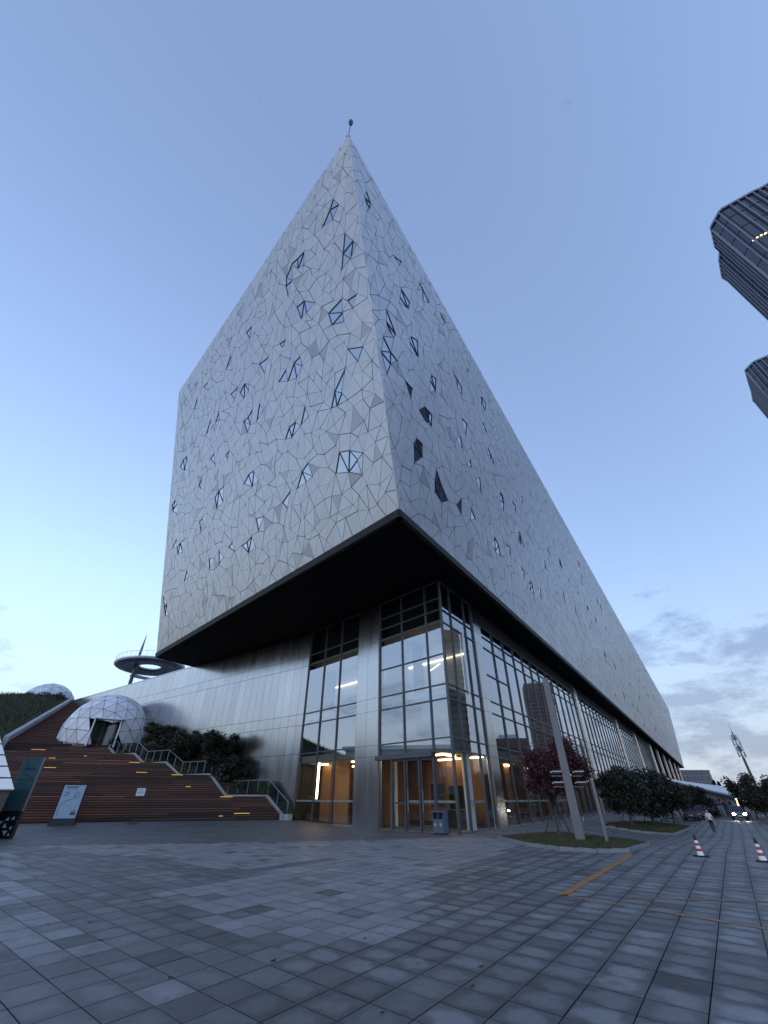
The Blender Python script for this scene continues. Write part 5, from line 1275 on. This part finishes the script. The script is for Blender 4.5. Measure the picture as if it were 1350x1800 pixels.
# ------------------------------------------------------------------ white hall, far block, antenna mast
def hall():
    A, B_, C_, D_ = at_depth(1165, 1369, 78), at_depth(1299, 1402, 86), at_depth(1316, 1389, 124), at_depth(1205, 1376, 124)
    r = empty('exhibition_hall', (B_.x, B_.y, -.5), label='low hall with white sloping roof and dark sign beyond the trees', cat='building')
    up = Vector((0, 0, .22)); n = 7
    for k in range(n):
        f0, f1 = k / n + .004, (k + 1) / n - .004; q = [A.lerp(D_, f0), B_.lerp(C_, f0), B_.lerp(C_, f1), A.lerp(D_, f1)]
        b = MB(); b.hexa(q, [p + up for p in q]); b.build('roof_panel', 'hall_roof', r)
    b = MB(); b.bar(A - Vector((0, 0, .12)), B_ - Vector((0, 0, .12)), .2, .25); b.build('gutter', 'grey_metal', r)
    t = (B_ - A); t.z = 0; L = t.length; t.normalize(); nn = Vector((t.y, -t.x, 0)); A0 = A.copy(); A0.z = 0; B0 = B_.copy(); B0.z = 0
    m = 14
    for k in range(m):
        p, q = A.lerp(B_, k / m + .003), A.lerp(B_, (k + 1) / m - .003); b = MB(); ins = -nn * .9
        b.hexa([Vector((p.x, p.y, -.6)) + ins, Vector((q.x, q.y, -.6)) + ins, Vector((q.x, q.y, -.6)) + ins * 1.3, Vector((p.x, p.y, -.6)) + ins * 1.3], [p + ins - Vector((0, 0, .02)), q + ins - Vector((0, 0, .02)), q + ins * 1.3 - Vector((0, 0, .02)), p + ins * 1.3 - Vector((0, 0, .02))]); b.build('wall_panel', 'hall_wall', r)
    b = MB(); b.hexa([Vector((p.x, p.y, -.6)) - nn * 1.4 for p in (A, B_, C_, D_)], [p - nn * 1.4 - Vector((0, 0, .05)) for p in (A, B_, C_, D_)]); b.build('body', 'hall_wall', r)
    def onwall(px, py, off=-.86):
        o = A0 + nn * off; d = ray(px, py); s = o.dot(nn) / d.dot(nn); return Vector((0, 0, CAM_H)) + d * s
    for x0, x1 in ((1277, 1284), (1287, 1292)):
        p, q = onwall(x0, 1430), onwall(x1, 1430); b = MB(); b.hexa([Vector((p.x, p.y, -.5)), Vector((q.x, q.y, -.5)), Vector((q.x, q.y, -.5)) + nn * .06, Vector((p.x, p.y, -.5)) + nn * .06], [Vector((p.x, p.y, 1.5)), Vector((q.x, q.y, 1.5)), Vector((q.x, q.y, 1.5)) + nn * .06, Vector((p.x, p.y, 1.5)) + nn * .06]); b.build('glazing', 'far_glass', r)
    p, q = onwall(1250, 1409), onwall(1273.5, 1409); z0, z1 = onwall(1264, 1414).z, onwall(1264, 1404).z
    b = MB(); b.hexa([Vector((p.x, p.y, z0)), Vector((q.x, q.y, z0)), Vector((q.x, q.y, z0)) + nn * .12, Vector((p.x, p.y, z0)) + nn * .12], [Vector((p.x, p.y, z1)), Vector((q.x, q.y, z1)), Vector((q.x, q.y, z1)) + nn * .12, Vector((p.x, p.y, z1)) + nn * .12]); sg = b.build('sign_board', 'sign_purple', r)
    c = (p + q) / 2 + nn * .13; c.z = (z0 + z1) / 2; M = Matrix(((t.x, 0, nn.x, 0), (t.y, 0, nn.y, 0), (0, 1, 0, 0), (0, 0, 0, 1)))
    text_mesh('lettering', 'BA', (z1 - z0) * 1.15, Matrix.Translation(c + t * .25) @ M @ Matrix.Diagonal(((q - p).length / (z1 - z0) * .62, 1, 1, 1)), 'sign_pink', sg, .01)
hall()
def far_block():
    r = None; c = at_depth(1222, 1380, 400); root = empty('far_glass_block', (c.x, c.y, -.5), label='dark glazed block with rounded end beyond the museum', cat='building'); h = 21.0; pts = []
    for k in range(7):
        a = R(-90 + 150 * k / 6); pts.append((c.x + 8 + 7 * math.cos(a), c.y + 7 * math.sin(a)))
    pts += [(c.x - 30, c.y + 12), (c.x - 30, c.y - 7)]
    b = MB(); b.hexa([Vector((*p, -.6)) for p in pts], [Vector((*p, h)) for p in pts]); b.build('wall', 'far_glass', root)
    for z in (5, 9, 13, 17, 20.6):
        b = MB(); 
        for i in range(len(pts)): b.bar(Vector((*pts[i], z)), Vector((*pts[(i + 1) % len(pts)], z)), .5, .6)
        b.build('floor_band', 'grey_metal', root)
    for k in range(12):
        b = MB(); b.box((c.x - 29 + 3 * k, c.y - 7.1, h / 2), (.3, .4, h)); b.build('pier', 'tower_fin', root)
far_block()
def antenna():
    p = at_depth(1345, 1418, 175); t = at_depth(1298, 1286, 175); p.z = -.5; H = t.z + .5; r = empty('antenna_mast', p, label='slender telecom mast with stacked antenna panels at the right', cat='mast')
    b = MB(); b.tube([p, p + Vector((0, 0, H * .7)), p + Vector((0, 0, H))], [.55, .36, .2], 10); b.build('pole', 'pole_grey', r)
    for k, f in enumerate((.66, .74, .82, .9)):
        b = MB(); z = p.z + H * f; pts = [Vector((p.x + math.cos(a) * 1.05, p.y + math.sin(a) * 1.05, z)) for a in [2 * math.pi * i / 14 for i in range(15)]]; b.tube(pts, .06, 5); pl = b.build('ring_platform', 'grey_metal', r)
        for i in range(6):
            a = 2 * math.pi * i / 6 + k * .5; b = MB(); b.box((p.x + math.cos(a) * 1.15, p.y + math.sin(a) * 1.15, z + .35), (.2, .42, 1.7), a); b.build('antenna_panel', 'white_clad', pl)
    b = MB(); b.tube([p + Vector((0, 0, H)), p + Vector((0, 0, H + 3.0))], .05, 5); b.build('lightning_rod', 'grey_metal', r)
antenna()
def wall_lamp():
    q = at_depth(1295, 1408, 78); g = Vector((q.x, q.y, -.5)); r = empty('lit_lamp_post', g, label='short lamp post with glowing head beside the white hall', cat='lamp post'); b = MB(); b.tube([g, g + Vector((0, 0, 1.5))], .05, 8); b.build('post', 'grey_metal', r); b = MB(); b.box((g.x, g.y, g.z + 2.0), (.16, .16, .9)); b.build('lamp_head', 'lamp_glow', r)
wall_lamp()
# low hall and trees across the square behind the camera's left, mirrored in the entrance glass
def back_hall():
    r = empty('square_pavilion', (-110, 6, 0), label='long pale pavilion across the square mirrored in the entrance glass', cat='building'); W_ = Wall(Vector((-120, 60, 0)), Vector((.12, -.993, 0)), Vector((.993, .12, 0)))
    for k in range(16): W_.part('wall_panel', 'hall_wall', 8 * k + .03, 8 * k + 7.97, -.2, 15.5, -.3, 0, r)
    for k in range(16): W_.part('window', 'far_glass', 8 * k + 1, 8 * k + 7, 1.0, 12.5, 0, .08, r)
    b = MB(); W_.box(b, -1, 129, 15.5, 16.6, -14, 1.0); b.build('roof', 'hall_roof', r)
    b = MB(); W_.box(b, 0, 128, -.2, 15.5, -13, -.35); b.build('body', 'hall_wall', r)
back_hall()
